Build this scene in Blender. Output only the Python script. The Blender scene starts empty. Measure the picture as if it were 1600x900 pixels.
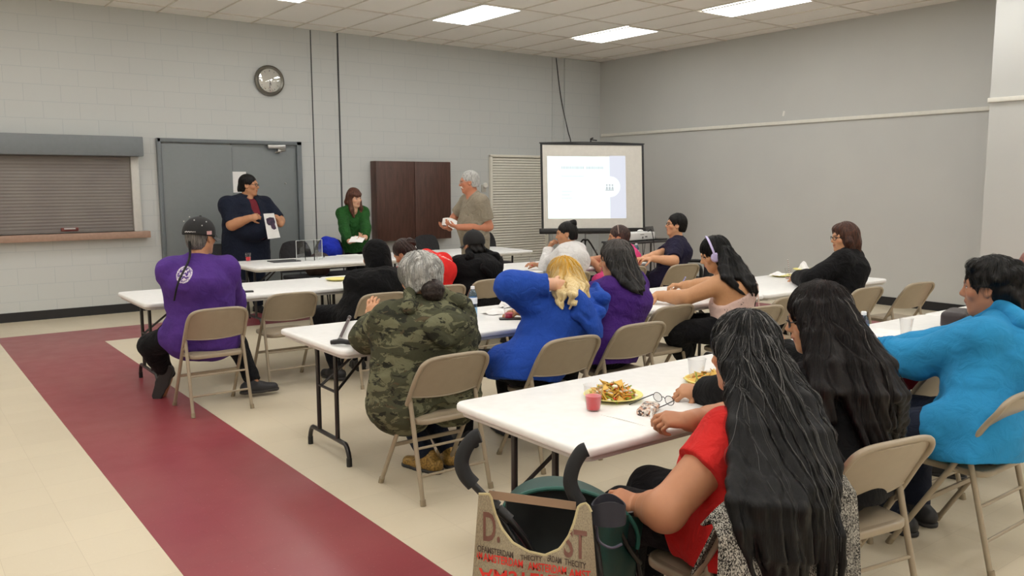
import bpy, bmesh, math, random
import numpy as np
from mathutils import Vector, Matrix, Euler, noise as mnoise

SC = bpy.context.scene
COL = SC.collection
PI = math.pi
random.seed(7)
RNG = np.random.default_rng(7)

# ------------------------------------------------------------------ camera
YAW, PITCH, ROLL, FPX, EYE = 0.644682, 0.123043, -0.003563, 1311.48, 1.6578
XR, YB, HC = 10.915, 11.806, 3.891          # right wall, front wall, ceiling
_f = np.array([math.sin(YAW)*math.cos(PITCH), math.cos(YAW)*math.cos(PITCH), -math.sin(PITCH)])
_r0 = np.cross(_f, [0, 0, 1]); _r0 /= np.linalg.norm(_r0)
_u0 = np.cross(_r0, _f)
_r = _r0*math.cos(ROLL)+_u0*math.sin(ROLL)
_u = -_r0*math.sin(ROLL)+_u0*math.cos(ROLL)

def at(px, py, **k):
    """point of the room seen at a photograph position, on the plane x=, y= or z=, or at a distance d="""
    d = _f+(px-800)/FPX*_r-(py-450)/FPX*_u
    if 'd' in k:
        return Vector(np.array([0, 0, EYE])+d*k['d'])
    ax = 'xyz'.index(next(iter(k)))
    v = k['xyz'[ax]]
    o = np.array([0, 0, EYE])
    t = (v-o[ax])/d[ax]
    return Vector(o+t*d)

def make_camera():
    c = bpy.data.cameras.new('camera')
    o = bpy.data.objects.new('camera', c)
    COL.objects.link(o)
    M = Matrix(((_r[0], _u[0], -_f[0], 0), (_r[1], _u[1], -_f[1], 0), (_r[2], _u[2], -_f[2], EYE), (0, 0, 0, 1)))
    o.matrix_world = M
    c.sensor_width = 36
    c.lens = 36*FPX/1600
    c.clip_start = 0.05
    SC.camera = o
make_camera()

# ------------------------------------------------------------------ materials
def lin(c):
    if isinstance(c, str):
        c = [int(c[i:i+2], 16)/255 for i in (0, 2, 4)]
    else:
        c = [v/255 for v in c]
    return tuple((v/12.92 if v <= .04045 else ((v+.055)/1.055)**2.4) for v in c)+(1,)

class NT:
    def __init__(s, name):
        s.m = bpy.data.materials.new(name)
        s.m.use_nodes = True
        s.t = s.m.node_tree
        s.b = s.t.nodes['Principled BSDF']
    def n(s, typ, **k):
        nd = s.t.nodes.new('ShaderNode'+typ)
        for a, v in k.items():
            if a.startswith('i_'):
                key = a[2:]
                key = int(key) if key.isdigit() else key.replace('_', ' ')
                s.put(nd.inputs[key], v)
            else:
                setattr(nd, a, v)
        return nd
    def put(s, inp, v):
        if isinstance(v, bpy.types.NodeSocket):
            s.t.links.new(v, inp)
        else:
            inp.default_value = v
    def math(s, op, a, b=0.0, c=0.0):
        nd = s.t.nodes.new('ShaderNodeMath'); nd.operation = op
        s.put(nd.inputs[0], a); s.put(nd.inputs[1], b); s.put(nd.inputs[2], c)
        return nd.outputs[0]
    def mix(s, f, a, b, typ='MIX'):
        nd = s.t.nodes.new('ShaderNodeMix'); nd.data_type = 'RGBA'; nd.blend_type = typ
        s.put(nd.inputs[0], f); s.put(nd.inputs[6], a); s.put(nd.inputs[7], b)
        return nd.outputs[2]
    def obj(s):
        return s.n('TexCoord').outputs['Object']
    def noise(s, scale, detail=3, vec=None, rough=.5, dist=0):
        nd = s.n('TexNoise'); nd.inputs['Scale'].default_value = scale
        nd.inputs['Detail'].default_value = detail; nd.inputs['Roughness'].default_value = rough
        nd.inputs['Distortion'].default_value = dist
        s.t.links.new(vec if vec is not None else s.obj(), nd.inputs['Vector'])
        return nd.outputs[0]
    def ramp(s, f, lo, hi):
        nd = s.n('MapRange'); nd.inputs[1].default_value = lo; nd.inputs[2].default_value = hi
        s.put(nd.inputs[0], f)
        return nd.outputs[0]
    def bump(s, h, strength=.3, dist=.005):
        nd = s.n('Bump'); nd.inputs['Strength'].default_value = strength; nd.inputs['Distance'].default_value = dist
        s.t.links.new(h, nd.inputs['Height'])
        s.t.links.new(nd.outputs[0], s.b.inputs['Normal'])
    def scaled(s, v, sc):
        nd = s.n('Mapping'); nd.inputs['Scale'].default_value = sc
        s.t.links.new(v, nd.inputs['Vector'])
        return nd.outputs[0]

def mat(name, col, rough=.5, metal=0, spec=.5, var=0, vscale=20, bump=0, bscale=200, **kw):
    M = NT(name)
    c = lin(col)
    M.b.inputs['Roughness'].default_value = rough
    M.b.inputs['Metallic'].default_value = metal
    M.b.inputs['Specular IOR Level'].default_value = spec
    n = M.noise(vscale, 3)
    v = var if var else .03
    M.put(M.b.inputs['Base Color'], M.mix(M.ramp(n, .3, .7), tuple(x*(1-v) for x in c[:3])+(1,), tuple(min(1, x*(1+v)) for x in c[:3])+(1,)))
    if bump:
        M.bump(M.noise(bscale, 2), bump, .003)
    for k, v in kw.items():
        M.b.inputs[k.replace('_', ' ')].default_value = v
    return M.m

def cloth(name, col, rough=.85, weave=900, wr=.35, var=.1):
    M = NT(name); c = lin(col)
    M.b.inputs['Roughness'].default_value = rough
    M.b.inputs['Specular IOR Level'].default_value = .2
    M.b.inputs['Sheen Weight'].default_value = .02
    n = M.noise(9, 4)
    M.put(M.b.inputs['Base Color'], M.mix(M.ramp(n, .3, .7), tuple(x*(1-var) for x in c[:3])+(1,), tuple(min(1, x*(1+var)) for x in c[:3])+(1,)))
    a = M.noise(14, 3, dist=1.2); b = M.noise(weave, 1)
    h = M.math('ADD', M.math('MULTIPLY', a, 2.2), M.math('MULTIPLY', b, .12))
    M.bump(h, wr*1.5, .035)
    return M.m

# ------------------------------------------------------------------ objects
def tag(o, label=None, cat=None, group=None, kind=None):
    if label: o['label'] = label
    if cat: o['category'] = cat
    if group: o['group'] = group
    if kind: o['kind'] = kind
    return o

def empty(name, loc=(0, 0, 0), rz=0, label=None, cat=None, group=None):
    o = bpy.data.objects.new(name, None)
    COL.objects.link(o)
    o.empty_display_size = .1
    o.location = loc
    o.rotation_euler = (0, 0, rz)
    return tag(o, label, cat, group)

def children(o):
    return [c for c in COL.objects if c.parent == o]

def copy_tree(o, parent=None):
    c = o.copy()
    COL.objects.link(c)
    if parent is not None:
        c.parent = parent
    for ch in children(o):
        copy_tree(ch, c)
    return c

def link_mesh(name, me, m, parent=None):
    o = bpy.data.objects.new(name, me)
    COL.objects.link(o)
    if m is not None:
        for x in (m if isinstance(m, (list, tuple)) else [m]):
            me.materials.append(x)
    if parent is not None:
        o.parent = parent
    return o

def catmull(pts, n=6, closed=False):
    P = [Vector(p) for p in pts]
    if len(P) < 3:
        return P
    out = []
    L = len(P)
    rng = L if closed else L-1
    for i in range(rng):
        if closed:
            p0, p1, p2, p3 = P[(i-1) % L], P[i], P[(i+1) % L], P[(i+2) % L]
        else:
            p1, p2 = P[i], P[i+1]
            p0 = P[i-1] if i > 0 else p1*2-p2
            p3 = P[i+2] if i+2 < L else p2*2-p1
        for k in range(n):
            t = k/n
            out.append(.5*((2*p1)+(p2-p0)*t+(2*p0-5*p1+4*p2-p3)*t*t+(3*p1-p0-3*p2+p3)*t*t*t))
    if not closed:
        out.append(P[-1])
    return out

class MB:
    """collects shapes and links them as ONE mesh object"""
    def __init__(s):
        s.bm = bmesh.new()
        s.mi = 0
    def _merge(s, tmp, M=None):
        if M is not None:
            bmesh.ops.transform(tmp, matrix=M, verts=tmp.verts)
        me = bpy.data.meshes.new('tmp')
        for f in tmp.faces:
            f.material_index = s.mi
        tmp.to_mesh(me); tmp.free()
        s.bm.from_mesh(me)
        bpy.data.meshes.remove(me)
        return s
    def box(s, c, size, rot=(0, 0, 0), bev=0, seg=2, taper=None):
        t = bmesh.new()
        bmesh.ops.create_cube(t, size=1)
        for v in t.verts:
            k = taper if (taper and v.co.z > 0) else 1
            v.co = Vector((v.co.x*size[0]*k, v.co.y*size[1]*k, v.co.z*size[2]))
        if bev:
            bmesh.ops.bevel(t, geom=list(t.edges), offset=bev, segments=seg, affect='EDGES', profile=.5)
        M = Matrix.Translation(c) @ Euler(rot).to_matrix().to_4x4()
        return s._merge(t, M)
    def slab(s, x0, x1, y0, y1, z0, z1, r=.05, bev=.01, n=6):
        """plate with rounded corners and softened rims"""
        t = bmesh.new()
        pts = []
        for cx, cy, a0 in ((x1-r, y1-r, 0), (x0+r, y1-r, PI/2), (x0+r, y0+r, PI), (x1-r, y0+r, 1.5*PI)):
            for k in range(n+1):
                a = a0+PI/2*k/n
                pts.append((cx+r*math.cos(a), cy+r*math.sin(a)))
        f = t.faces.new([t.verts.new((x, y, z0)) for x, y in pts])
        ex = bmesh.ops.extrude_face_region(t, geom=[f])
        for v in ex['geom']:
            if isinstance(v, bmesh.types.BMVert):
                v.co.z = z1
        bmesh.ops.recalc_face_normals(t, faces=t.faces)
        if bev:
            ed = [e for e in t.edges if abs(e.verts[0].co.z-e.verts[1].co.z) < 1e-6]
            bmesh.ops.bevel(t, geom=ed, offset=bev, segments=3, affect='EDGES', profile=.5)
        return s._merge(t)
    def prism(s, pts, v, bev=0):
        """flat outline (list of 3D points) pushed along v"""
        t = bmesh.new()
        f = t.faces.new([t.verts.new(p) for p in pts])
        ex = bmesh.ops.extrude_face_region(t, geom=[f])
        for q in ex['geom']:
            if isinstance(q, bmesh.types.BMVert):
                q.co += Vector(v)
        bmesh.ops.recalc_face_normals(t, faces=t.faces)
        if bev:
            bmesh.ops.bevel(t, geom=list(t.edges), offset=bev, segments=2, affect='EDGES', profile=.5)
        return s._merge(t)
    def tube(s, pts, r, sides=10, smooth=0, closed=False, flat=1, up=None):
        P = [Vector(p) for p in pts]
        if smooth:
            P = catmull(P, smooth, closed)
        n = len(P)
        rs = r if isinstance(r, (list, tuple)) else None
        bm = s.bm
        tang = []
        for i in range(n):
            a = P[(i-1) % n] if (closed or i > 0) else P[i]
            b = P[(i+1) % n] if (closed or i < n-1) else P[i]
            d = b-a
            tang.append(d.normalized() if d.length > 1e-9 else Vector((0, 0, 1)))
        ref = Vector(up) if up is not None else (Vector((0, 0, 1)) if abs(tang[0].z) < .9 else Vector((1, 0, 0)))
        nrm = (ref-tang[0]*ref.dot(tang[0])).normalized()
        rings = []
        for i in range(n):
            if i:
                nrm = nrm-tang[i]*nrm.dot(tang[i])
                nrm = nrm.normalized() if nrm.length > 1e-6 else tang[i].orthogonal().normalized()
            bi = tang[i].cross(nrm)
            rr = r if rs is None else (rs[0]+(rs[-1]-rs[0])*i/(n-1) if len(rs) == 2 else rs[min(len(rs)-1, int(i/(n-1)*(len(rs)-1)+.5))])
            rings.append([bm.verts.new(P[i]+(nrm*math.cos(2*PI*k/sides)*flat+bi*math.sin(2*PI*k/sides))*rr) for k in range(sides)])
        m = n if closed else n-1
        for i in range(m):
            A, B = rings[i], rings[(i+1) % n]
            for k in range(sides):
                f = bm.faces.new((A[k], A[(k+1) % sides], B[(k+1) % sides], B[k]))
                f.material_index = s.mi
        if not closed:
            bm.faces.new(list(reversed(rings[0]))).material_index = s.mi
            bm.faces.new(rings[-1]).material_index = s.mi
        return s
    def lathe(s, prof, c=(0, 0, 0), n=24, M=None, cap=True):
        bm = s.bm
        M = (M if M is not None else Matrix.Translation(c))
        rings = []
        for r, z in prof:
            rings.append([bm.verts.new(M @ Vector((max(r, 1e-5)*math.cos(2*PI*k/n), max(r, 1e-5)*math.sin(2*PI*k/n), z))) for k in range(n)])
        for A, B in zip(rings, rings[1:]):
            for k in range(n):
                bm.faces.new((A[k], A[(k+1) % n], B[(k+1) % n], B[k])).material_index = s.mi
        if cap:
            bm.faces.new(list(reversed(rings[0]))).material_index = s.mi
            bm.faces.new(rings[-1]).material_index = s.mi
        return s
    def ball(s, c, r, n=12, sc=(1, 1, 1), rot=(0, 0, 0)):
        t = bmesh.new()
        bmesh.ops.create_uvsphere(t, u_segments=n*2, v_segments=n, radius=r)
        M = Matrix.Translation(c) @ Euler(rot).to_matrix().to_4x4() @ Matrix.Diagonal((*sc, 1))
        return s._merge(t, M)
    def grid(s, fn, nu, nv, thick=0, closed_u=False):
        bm = s.bm
        V = [[bm.verts.new(fn(i/(nu if closed_u else nu-1), j/(nv-1))) for j in range(nv)] for i in range(nu)]
        fs = []
        for i in range(nu if closed_u else nu-1):
            for j in range(nv-1):
                f = bm.faces.new((V[i][j], V[(i+1) % nu][j], V[(i+1) % nu][j+1], V[i][j+1]))
                f.material_index = s.mi
                fs.append(f)
        if thick:
            bm.normal_update()
            bmesh.ops.solidify(bm, geom=fs, thickness=thick)
        return s
    def build(s, name, m, parent=None, angle=38, recalc=True):
        if recalc:
            bmesh.ops.recalc_face_normals(s.bm, faces=s.bm.faces)
        me = bpy.data.meshes.new(name)
        s.bm.to_mesh(me); s.bm.free()
        me.polygons.foreach_set('use_smooth', [True]*len(me.polygons))
        me.set_sharp_from_angle(angle=math.radians(angle))
        return link_mesh(name, me, m, parent)

def text_bm(body, size, extrude=.0008, bold=.018):
    """lettering in the built-in font as a bmesh lying in the xy plane, centred"""
    cu = bpy.data.curves.new('txt', 'FONT')
    cu.body = body; cu.size = size; cu.extrude = extrude; cu.offset = bold
    cu.align_x = 'CENTER'; cu.align_y = 'CENTER'; cu.resolution_u = 3
    o = bpy.data.objects.new('txt', cu)
    COL.objects.link(o)
    dg = bpy.context.evaluated_depsgraph_get()
    me = bpy.data.meshes.new_from_object(o.evaluated_get(dg))
    bm = bmesh.new(); bm.from_mesh(me)
    bpy.data.objects.remove(o); bpy.data.curves.remove(cu); bpy.data.meshes.remove(me)
    return bm

def thinglass(name, col, gloss=.10, rough=.03):
    """thin clear plastic or glass: lets light straight through and mirrors a little"""
    M = NT(name); t = M.t
    tr = t.nodes.new('ShaderNodeBsdfTransparent'); tr.inputs[0].default_value = lin(col)
    gl = t.nodes.new('ShaderNodeBsdfGlossy'); gl.inputs['Roughness'].default_value = rough
    lw = t.nodes.new('ShaderNodeLayerWeight'); lw.inputs[0].default_value = .35
    f = M.math('ADD', M.math('MULTIPLY', lw.outputs['Facing'], .28), gloss)
    mx = t.nodes.new('ShaderNodeMixShader')
    M.put(mx.inputs[0], f); t.links.new(tr.outputs[0], mx.inputs[1]); t.links.new(gl.outputs[0], mx.inputs[2])
    t.links.new(mx.outputs[0], t.nodes['Material Output'].inputs[0])
    t.nodes.remove(M.b)
    return M.m
LIGHT_STRENGTH, SLIDE, EXPOSURE = 5.2, 0.66, 0.80
# ------------------------------------------------------------------ room shell
def mat_block():
    M = NT('painted_block_wall')
    sep = M.n('SeparateXYZ'); M.t.links.new(M.obj(), sep.inputs[0])
    co = M.n('CombineXYZ'); M.put(co.inputs[0], M.math('ADD', sep.outputs[0], .12)); M.put(co.inputs[1], M.math('SUBTRACT', sep.outputs[2], .041))
    br = M.n('TexBrick', offset=.5)
    M.t.links.new(co.outputs[0], br.inputs['Vector'])
    br.inputs['Scale'].default_value = 1
    br.inputs['Brick Width'].default_value = .4064
    br.inputs['Row Height'].default_value = .2032
    br.inputs['Mortar Size'].default_value = .0035
    br.inputs['Mortar Smooth'].default_value = .5
    br.inputs['Bias'].default_value = -.6
    a = lin((202, 205, 203)); b = lin((199, 203, 202)); m = lin((186, 192, 193))
    br.inputs['Color1'].default_value = a; br.inputs['Color2'].default_value = b; br.inputs['Mortar'].default_value = m
    n = M.noise(1.2, 3)
    M.put(M.b.inputs['Base Color'], M.mix(M.math('MULTIPLY', n, .10), br.outputs[0], lin((190, 192, 188))))
    M.b.inputs['Roughness'].default_value = .55
    h = M.math('ADD', M.math('MULTIPLY', br.outputs['Fac'], -1), M.math('MULTIPLY', M.noise(90, 3), .25))
    M.bump(h, .35, .004)
    return M.m
def mat_floor():
    M = NT('vinyl_tile_floor')
    o = M.obj()
    sep = M.n('SeparateXYZ'); M.t.links.new(o, sep.inputs[0])
    x, y = sep.outputs[0], sep.outputs[1]
    gt = lambda a, b: M.math('GREATER_THAN', a, b)
    lt = lambda a, b: M.math('LESS_THAN', a, b)
    mul = lambda a, b: M.math('MULTIPLY', a, b)
    s1 = mul(mul(gt(x, .925), lt(x, 1.84)), lt(y, 10.64))
    s2 = mul(mul(gt(y, 9.725), lt(y, 10.64)), gt(x, .925))
    s3 = mul(mul(gt(x, 8.85), lt(x, 9.77)), lt(y, 10.64))
    st = M.math('MAXIMUM', M.math('MAXIMUM', s1, s2), s3)
    co = M.n('CombineXYZ'); M.put(co.inputs[0], M.math('SUBTRACT', x, .011)); M.put(co.inputs[1], M.math('SUBTRACT', y, .275))
    br = M.n('TexBrick', offset=0)
    M.t.links.new(co.outputs[0], br.inputs['Vector'])
    br.inputs['Scale'].default_value = 1; br.inputs['Brick Width'].default_value = .3048; br.inputs['Row Height'].default_value = .3048
    br.inputs['Mortar Size'].default_value = .0012; br.inputs['Mortar Smooth'].default_value = .3
    br.inputs['Color1'].default_value = (1, 1, 1, 1); br.inputs['Color2'].default_value = (.955, .955, .955, 1); br.inputs['Mortar'].default_value = (.82, .8, .78, 1)
    sp = M.ramp(M.noise(75, 4, rough=.7), .62, .72)
    sp2 = M.ramp(M.noise(40, 3, rough=.7, vec=M.scaled(o, (1, 1.3, 1))), .60, .72)
    cream = M.mix(mul(sp, .5), lin((219, 207, 182)), lin((201, 186, 157)))
    cream = M.mix(mul(sp2, .35), cream, lin((230, 220, 198)))
    red = M.mix(mul(sp, .55), lin((146, 62, 72)), lin((178, 108, 112)))
    red = M.mix(mul(M.ramp(M.noise(55, 3, rough=.8), .66, .7), .6), red, lin((200, 150, 145)))
    c = M.mix(st, cream, red)
    c = M.mix(1.0, c, br.outputs[0], 'MULTIPLY')
    wear = M.ramp(M.noise(.9, 4), .35, .75)
    c = M.mix(mul(wear, .10), c, lin((170, 155, 128)))
    M.put(M.b.inputs['Base Color'], c)
    M.put(M.b.inputs['Roughness'], M.math('ADD', mul(M.noise(6, 4), .16), .24))
    M.b.inputs['Specular IOR Level'].default_value = .45
    M.bump(M.noise(2.2, 2), .06, .02)
    return M.m
def mat_ceiling():
    M = NT('acoustic_ceiling_tile')
    n = M.noise(220, 3, rough=.8)
    c = M.mix(M.math('MULTIPLY', M.ramp(n, .55, .75), .25), lin((247, 245, 239)), lin((226, 222, 212)))
    c = M.mix(M.math('MULTIPLY', M.ramp(M.noise(.7, 2), .35, .7), .25), c, lin((238, 233, 222)))
    M.put(M.b.inputs['Base Color'], c)
    M.b.inputs['Roughness'].default_value = .95
    M.b.inputs['Specular IOR Level'].default_value = .1
    M.bump(n, .2, .003)
    return M.m
WALL_PAINT = NT('grey_wall_paint')
WALL_PAINT.put(WALL_PAINT.b.inputs['Base Color'], WALL_PAINT.mix(WALL_PAINT.ramp(WALL_PAINT.noise(1.1, 3), .3, .7), lin((193, 194, 191)), lin((198, 199, 195))))
WALL_PAINT.b.inputs['Roughness'].default_value = .6
WALL_PAINT.bump(WALL_PAINT.noise(160, 2), .08, .002)
WALL_PAINT = WALL_PAINT.m
OFFW = mat('off_white_wall_paint', (240, 238, 232), .6)
BLOCK = mat_block()
FLOOR = mat_floor()
CEIL = mat_ceiling()
GRID = mat('ceiling_grid_metal', (222, 217, 206), .5)
BASE = mat('black_rubber_base', (28, 28, 31), .45)
RAILW = mat('white_painted_rail', (226, 224, 214), .45)
DOORG = mat('grey_blue_door_paint', (124, 130, 132), .42, var=.02)
FRAMEG = mat('grey_frame_paint', (112, 119, 123), .42)
STEEL = mat('brushed_steel', (190, 190, 188), .3, metal=1)
DARKGAP = mat('dark_joint', (70, 73, 75), .8)
WHITEP = mat('white_paper', (240, 240, 238), .7)
BLACKP = mat('black_plastic', (22, 22, 24), .4)
BLACKM = mat('black_steel', (24, 22, 22), .35)

def struct(name, mb, m, parent=None, kind=True, label=None):
    o = mb.build(name, m, parent)
    if kind and parent is None: o['kind'] = 'structure'
    if label: o['label'] = label
    return o

XL, YF = -6.0, -5.0      # the room carries on behind and to the left of the camera
struct('floor', MB().box(((XL+XR)/2, (YF+YB)/2, -.05), (XR-XL+.4, YB-YF+.4, .1)), FLOOR, label='cream vinyl tile floor with a dark red stripe')
struct('wall_front', MB().box(((XL+XR)/2, YB+.1, HC/2), (XR-XL+.4, .2, HC+.4)), BLOCK, label='grey painted block wall behind the speakers')
struct('wall_right', MB().box((XR+.1, (YF+YB)/2, HC/2), (.2, YB-YF, HC+.4)), WALL_PAINT, label='smooth grey wall with a white rail')
PX = at(1544, 200, x=9.85)
struct('wall_right_return', MB().box(((9.85+XR)/2+.0, (PX.y+YF)/2, HC/2), (XR-9.85, PX.y-YF, HC+.2)), WALL_PAINT, label='grey wall section that steps forward at the right')
struct('wall_left', MB().box((XL-.1, (YF+YB)/2, HC/2), (.2, YB-YF, HC+.4)), OFFW)
struct('wall_rear', MB().box(((XL+XR)/2, YF-.1, HC/2), (XR-XL+.4, .2, HC+.4)), OFFW)
struct('ceiling', MB().box(((XL+XR)/2, (YF+YB)/2, HC+.06), (XR-XL, YB-YF, .1)), CEIL, label='suspended ceiling of white tiles')
# ceiling grid
TX, TY, GX0, GY0 = .6225, 1.26, 6.215, 8.85
g = MB()
k = int((XL-GX0)/TX)-1
for i in range(k, 9):
    x = GX0+i*TX
    if XL < x < XR: g.box((x, (YF+YB)/2, HC+.004), (.013, YB-YF, .014))
for j in range(-12, 4):
    y = GY0+j*TY
    if YF < y < YB: g.box(((XL+XR)/2, y, HC+.0045), (XR-XL, .013, .014))
o = struct('trim_1', g, GRID, label='metal grid of the suspended ceiling')
# slightly sagging tiles along the edge (seen as a wavy ceiling line)
# walls' dressing
struct('baseboard_front', MB().box(((XL+3.0)/2, YB-.006, .058), (3.0-XL, .012, .115)), BASE)
struct('baseboard_front_right', MB().box(((5.02+XR)/2, YB-.006, .058), (XR-5.02, .012, .115)), BASE)
struct('baseboard_right', MB().box((XR-.006, (PX.y+YB)/2, .058), (.012, YB-PX.y, .115)), BASE)
struct('baseboard_return', MB().box((9.844, (PX.y+YF)/2, .058), (.012, PX.y-YF+.012, .115)), BASE)
struct('trim_2', MB().box((XR-.015, (PX.y+11.7)/2, 2.553), (.03, 11.7-PX.y, .05), bev=.006), RAILW, label='white rail along the right wall')
struct('trim_3', MB().box((9.835, (PX.y+YF)/2, 2.553), (.03, PX.y-YF+.03, .05), bev=.006), RAILW, label='white rail on the stepped wall section')
for i, x in enumerate((5.22, 5.645)):
    struct('trim_%d' % (i+4), MB().box((x, YB-.004, HC/2), (.012 if i == 0 else .022, .012, HC)), DARKGAP, label='vertical joint in the block wall')
struct('trim_6', MB().box((9.79, YB-.01, HC/2), (.014, .02, HC)), BLOCK, label='thin conduit up the block wall')
struct('trim_7', MB().box(((10.06+XR)/2, YB-.02, HC/2), (XR-10.06, .04, HC)), BLOCK, label='shallow pilaster in the corner')

# doors -------------------------------------------------------------
def door_set():
    z1, x0, x1, xm = 2.28, 3.0, 5.0, 3.985
    f = MB()
    f.box((x0+.02, YB-.03, z1/2), (.045, .08, z1), bev=.004)
    f.box((x1-.035, YB-.03, z1/2), (.07, .08, z1), bev=.004)
    f.box(((x0+x1)/2, YB-.03, z1-.025), (x1-x0, .08, .05), bev=.004)
    fr = f.build('door_1', FRAMEG); fr['kind'] = 'structure'; fr['label'] = 'grey double doors in a steel frame behind the standing man'
    a = MB().box(((x0+.045+xm)/2, YB-.026, 1.11), (xm-x0-.05, .045, 2.20), bev=.004)
    a.build('door_leaf', DOORG, fr)
    b = MB().box(((xm+x1-.07)/2, YB-.012, 1.095), (x1-.07-xm-.008, .04, 2.17), bev=.004).box(((xm+x1-.07)/2, YB-.012, 2.205), (x1-.07-xm, .03, .05))
    lf = b.build('door_leaf', DOORG, fr)
    c = MB().box((4.62, YB-.07, 2.2), (.26, .055, .055), bev=.008).tube([(4.66, YB-.08, 2.17), (4.72, YB-.16, 2.15), (4.60, YB-.07, 2.12)], .011).box((4.66, YB-.06, 2.14), (.05, .05, .05), bev=.005)
    c.build('door_closer', STEEL, fr)
    MB().lathe([(0, 0), (.012, .0), (.012, .006), (.008, .01), (0, .011)], M=Matrix.Translation((4.75, YB-.034, 1.68)) @ Matrix.Rotation(PI/2, 4, 'X'), n=12).build('peephole', STEEL, fr)
door_set()
pp = MB().box((4.08, YB-.036, 1.70), (.19, .002, .29)).build('paper_notice', WHITEP)
tag(pp, 'white paper notice taped to the grey door behind the navy man', 'notice')

# serving hatch with rolling shutter ---------------------------------
SHUT = NT('shutter_slats')
sz = SHUT.n('SeparateXYZ'); SHUT.t.links.new(SHUT.obj(), sz.inputs[0])
SHUT.b.inputs['Base Color'].default_value = lin((128, 122, 118)); SHUT.b.inputs['Roughness'].default_value = .45; SHUT.b.inputs['Metallic'].default_value = .3
SHUT.put(SHUT.b.inputs['Base Color'], SHUT.mix(SHUT.ramp(SHUT.noise(3, 2), .3, .7), lin((124, 118, 115)), lin((132, 127, 122))))
SHUT = SHUT.m
SILL = mat('stone_sill', (168, 138, 120), .5, var=.08, vscale=30)
HOOD = mat('shutter_hood_paint', (120, 126, 130), .45)
def hatch():
    x1 = 2.79; x0 = -1.6
    h = MB().box(((x0+x1)/2, YB-.11, 2.155), (x1-x0, .22, .25), bev=.012)
    fr = h.build('window_1', HOOD); fr['kind'] = 'structure'; fr['label'] = 'serving hatch closed by a rolling shutter'
    s = MB()
    n = 24; z0, z1 = 1.075, 2.03; dz = (z1-z0)/n
    def pf(u, v):
        k = v*n; t = k-int(k) if v < 1 else 1
        return Vector((x0+(2.655-x0)*u, YB-.035-.0045*math.sin(PI*min(1, t)), z0+(z1-z0)*v))
    s.grid(pf, 2, n*4+1)
    s.box(((x0+2.655)/2, YB-.04, z0+.015), (2.655-x0, .03, .03))
    s.build('shutter_curtain', SHUT, fr)
    MB().box((2.705, YB-.04, 1.545), (.095, .08, .97), bev=.004).build('shutter_rail', mat('pale_shutter_rail', (205, 204, 198), .5), fr)
    MB().box(((x0+2.84)/2, YB-.07, 1.022), (2.84-x0, .14, .085), bev=.006).build('window_sill', SILL, fr)
    MB().box((1.90, YB-.065, 1.115), (.20, .02, .045), bev=.008).build('shutter_handle', mat('handle_red_steel', (110, 52, 48), .5), fr)
    MB().box((1.90, YB-.08, 1.122), (.13, .012, .02), bev=.004).build('shutter_lock', STEEL, fr)
hatch()

# wall clock ----------------------------------------------------------
def clock():
    c = Vector((4.57, YB, 3.125)); R = Matrix.Translation(c) @ Matrix.Rotation(PI/2, 4, 'X')
    e = empty('wall_clock', c, 0, 'round grey-rimmed wall clock high above the double doors', 'clock')
    R = Matrix.Rotation(PI/2, 4, 'X')
    MB().lathe([(.0, 0), (.205, 0), (.215, .02), (.21, .05), (.19, .062), (.165, .05), (.163, .035), (.0, .035)], M=R, n=48).build('rim', mat('clock_rim', (118, 116, 108), .3, metal=.7), e)
    MB().lathe([(.0, .036), (.164, .036), (.164, .0362), (0, .0365)], M=R, n=48).build('dial', mat('clock_dial', (226, 224, 214), .5), e)
    t = MB()
    for k in range(12):
        a = k*PI/6
        t.box((.135*math.sin(a), -.0385, .135*math.cos(a)), (.006 if k % 3 else .011, .002, .022), rot=(0, a, 0))
    t.build('hour_marks', BLACKP, e)
    MB().box((.0, -.041, -.05), (.007, .002, .11), rot=(0, 0, 0)).build('minute_hand', BLACKP, e)
    a = 2.9
    MB().box((.03*math.sin(a), -.043, .03*math.cos(a)), (.010, .002, .075), rot=(0, a, 0)).build('hour_hand', BLACKP, e)
    gl = []
    for k in range(9):
        a = k/8*.55
        gl.append((.164*math.sin(a)/math.sin(.55), .052+.022*(math.cos(a)-math.cos(.55))/(1-math.cos(.55))))
    MB().lathe(list(reversed(gl)), M=R, n=48, cap=False).build('glass', thinglass('clock_glass', (255, 255, 255), .30), e, recalc=False)
clock()

# wooden wall cabinet (closed board) -----------------------------------
def mat_wood(name, a, b, sc=(1, 1, 1)):
    M = NT(name)
    v = M.scaled(M.obj(), sc)
    n = M.noise(5, 6, vec=v, rough=.65, dist=.6)
    n2 = M.noise(60, 3, vec=v)
    f = M.math('ADD', M.math('MULTIPLY', M.ramp(n, .35, .65), .7), M.math('MULTIPLY', n2, .3))
    M.put(M.b.inputs['Base Color'], M.mix(f, lin(a), lin(b)))
    M.b.inputs['Roughness'].default_value = .42
    return M.m
WALNUT = mat_wood('walnut_veneer', (62, 40, 33), (92, 62, 52), (5, 1, .6))
def cabinet():
    e = empty('wall_cabinet', (6.82, YB, .78), 0, 'dark walnut wall cabinet with two closed doors behind the speakers', 'cabinet')
    W, H, D = 1.36, 1.24, .16
    MB().box((0, -D/2, H/2), (W, D, H), bev=.004).build('cabinet_body', WALNUT, e)
    for s in (-1, 1):
        MB().box((s*(W/4), -D-.012, H/2), (W/2-.008, .022, H-.006), bev=.003).build('cabinet_door', WALNUT, e)
cabinet()

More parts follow.
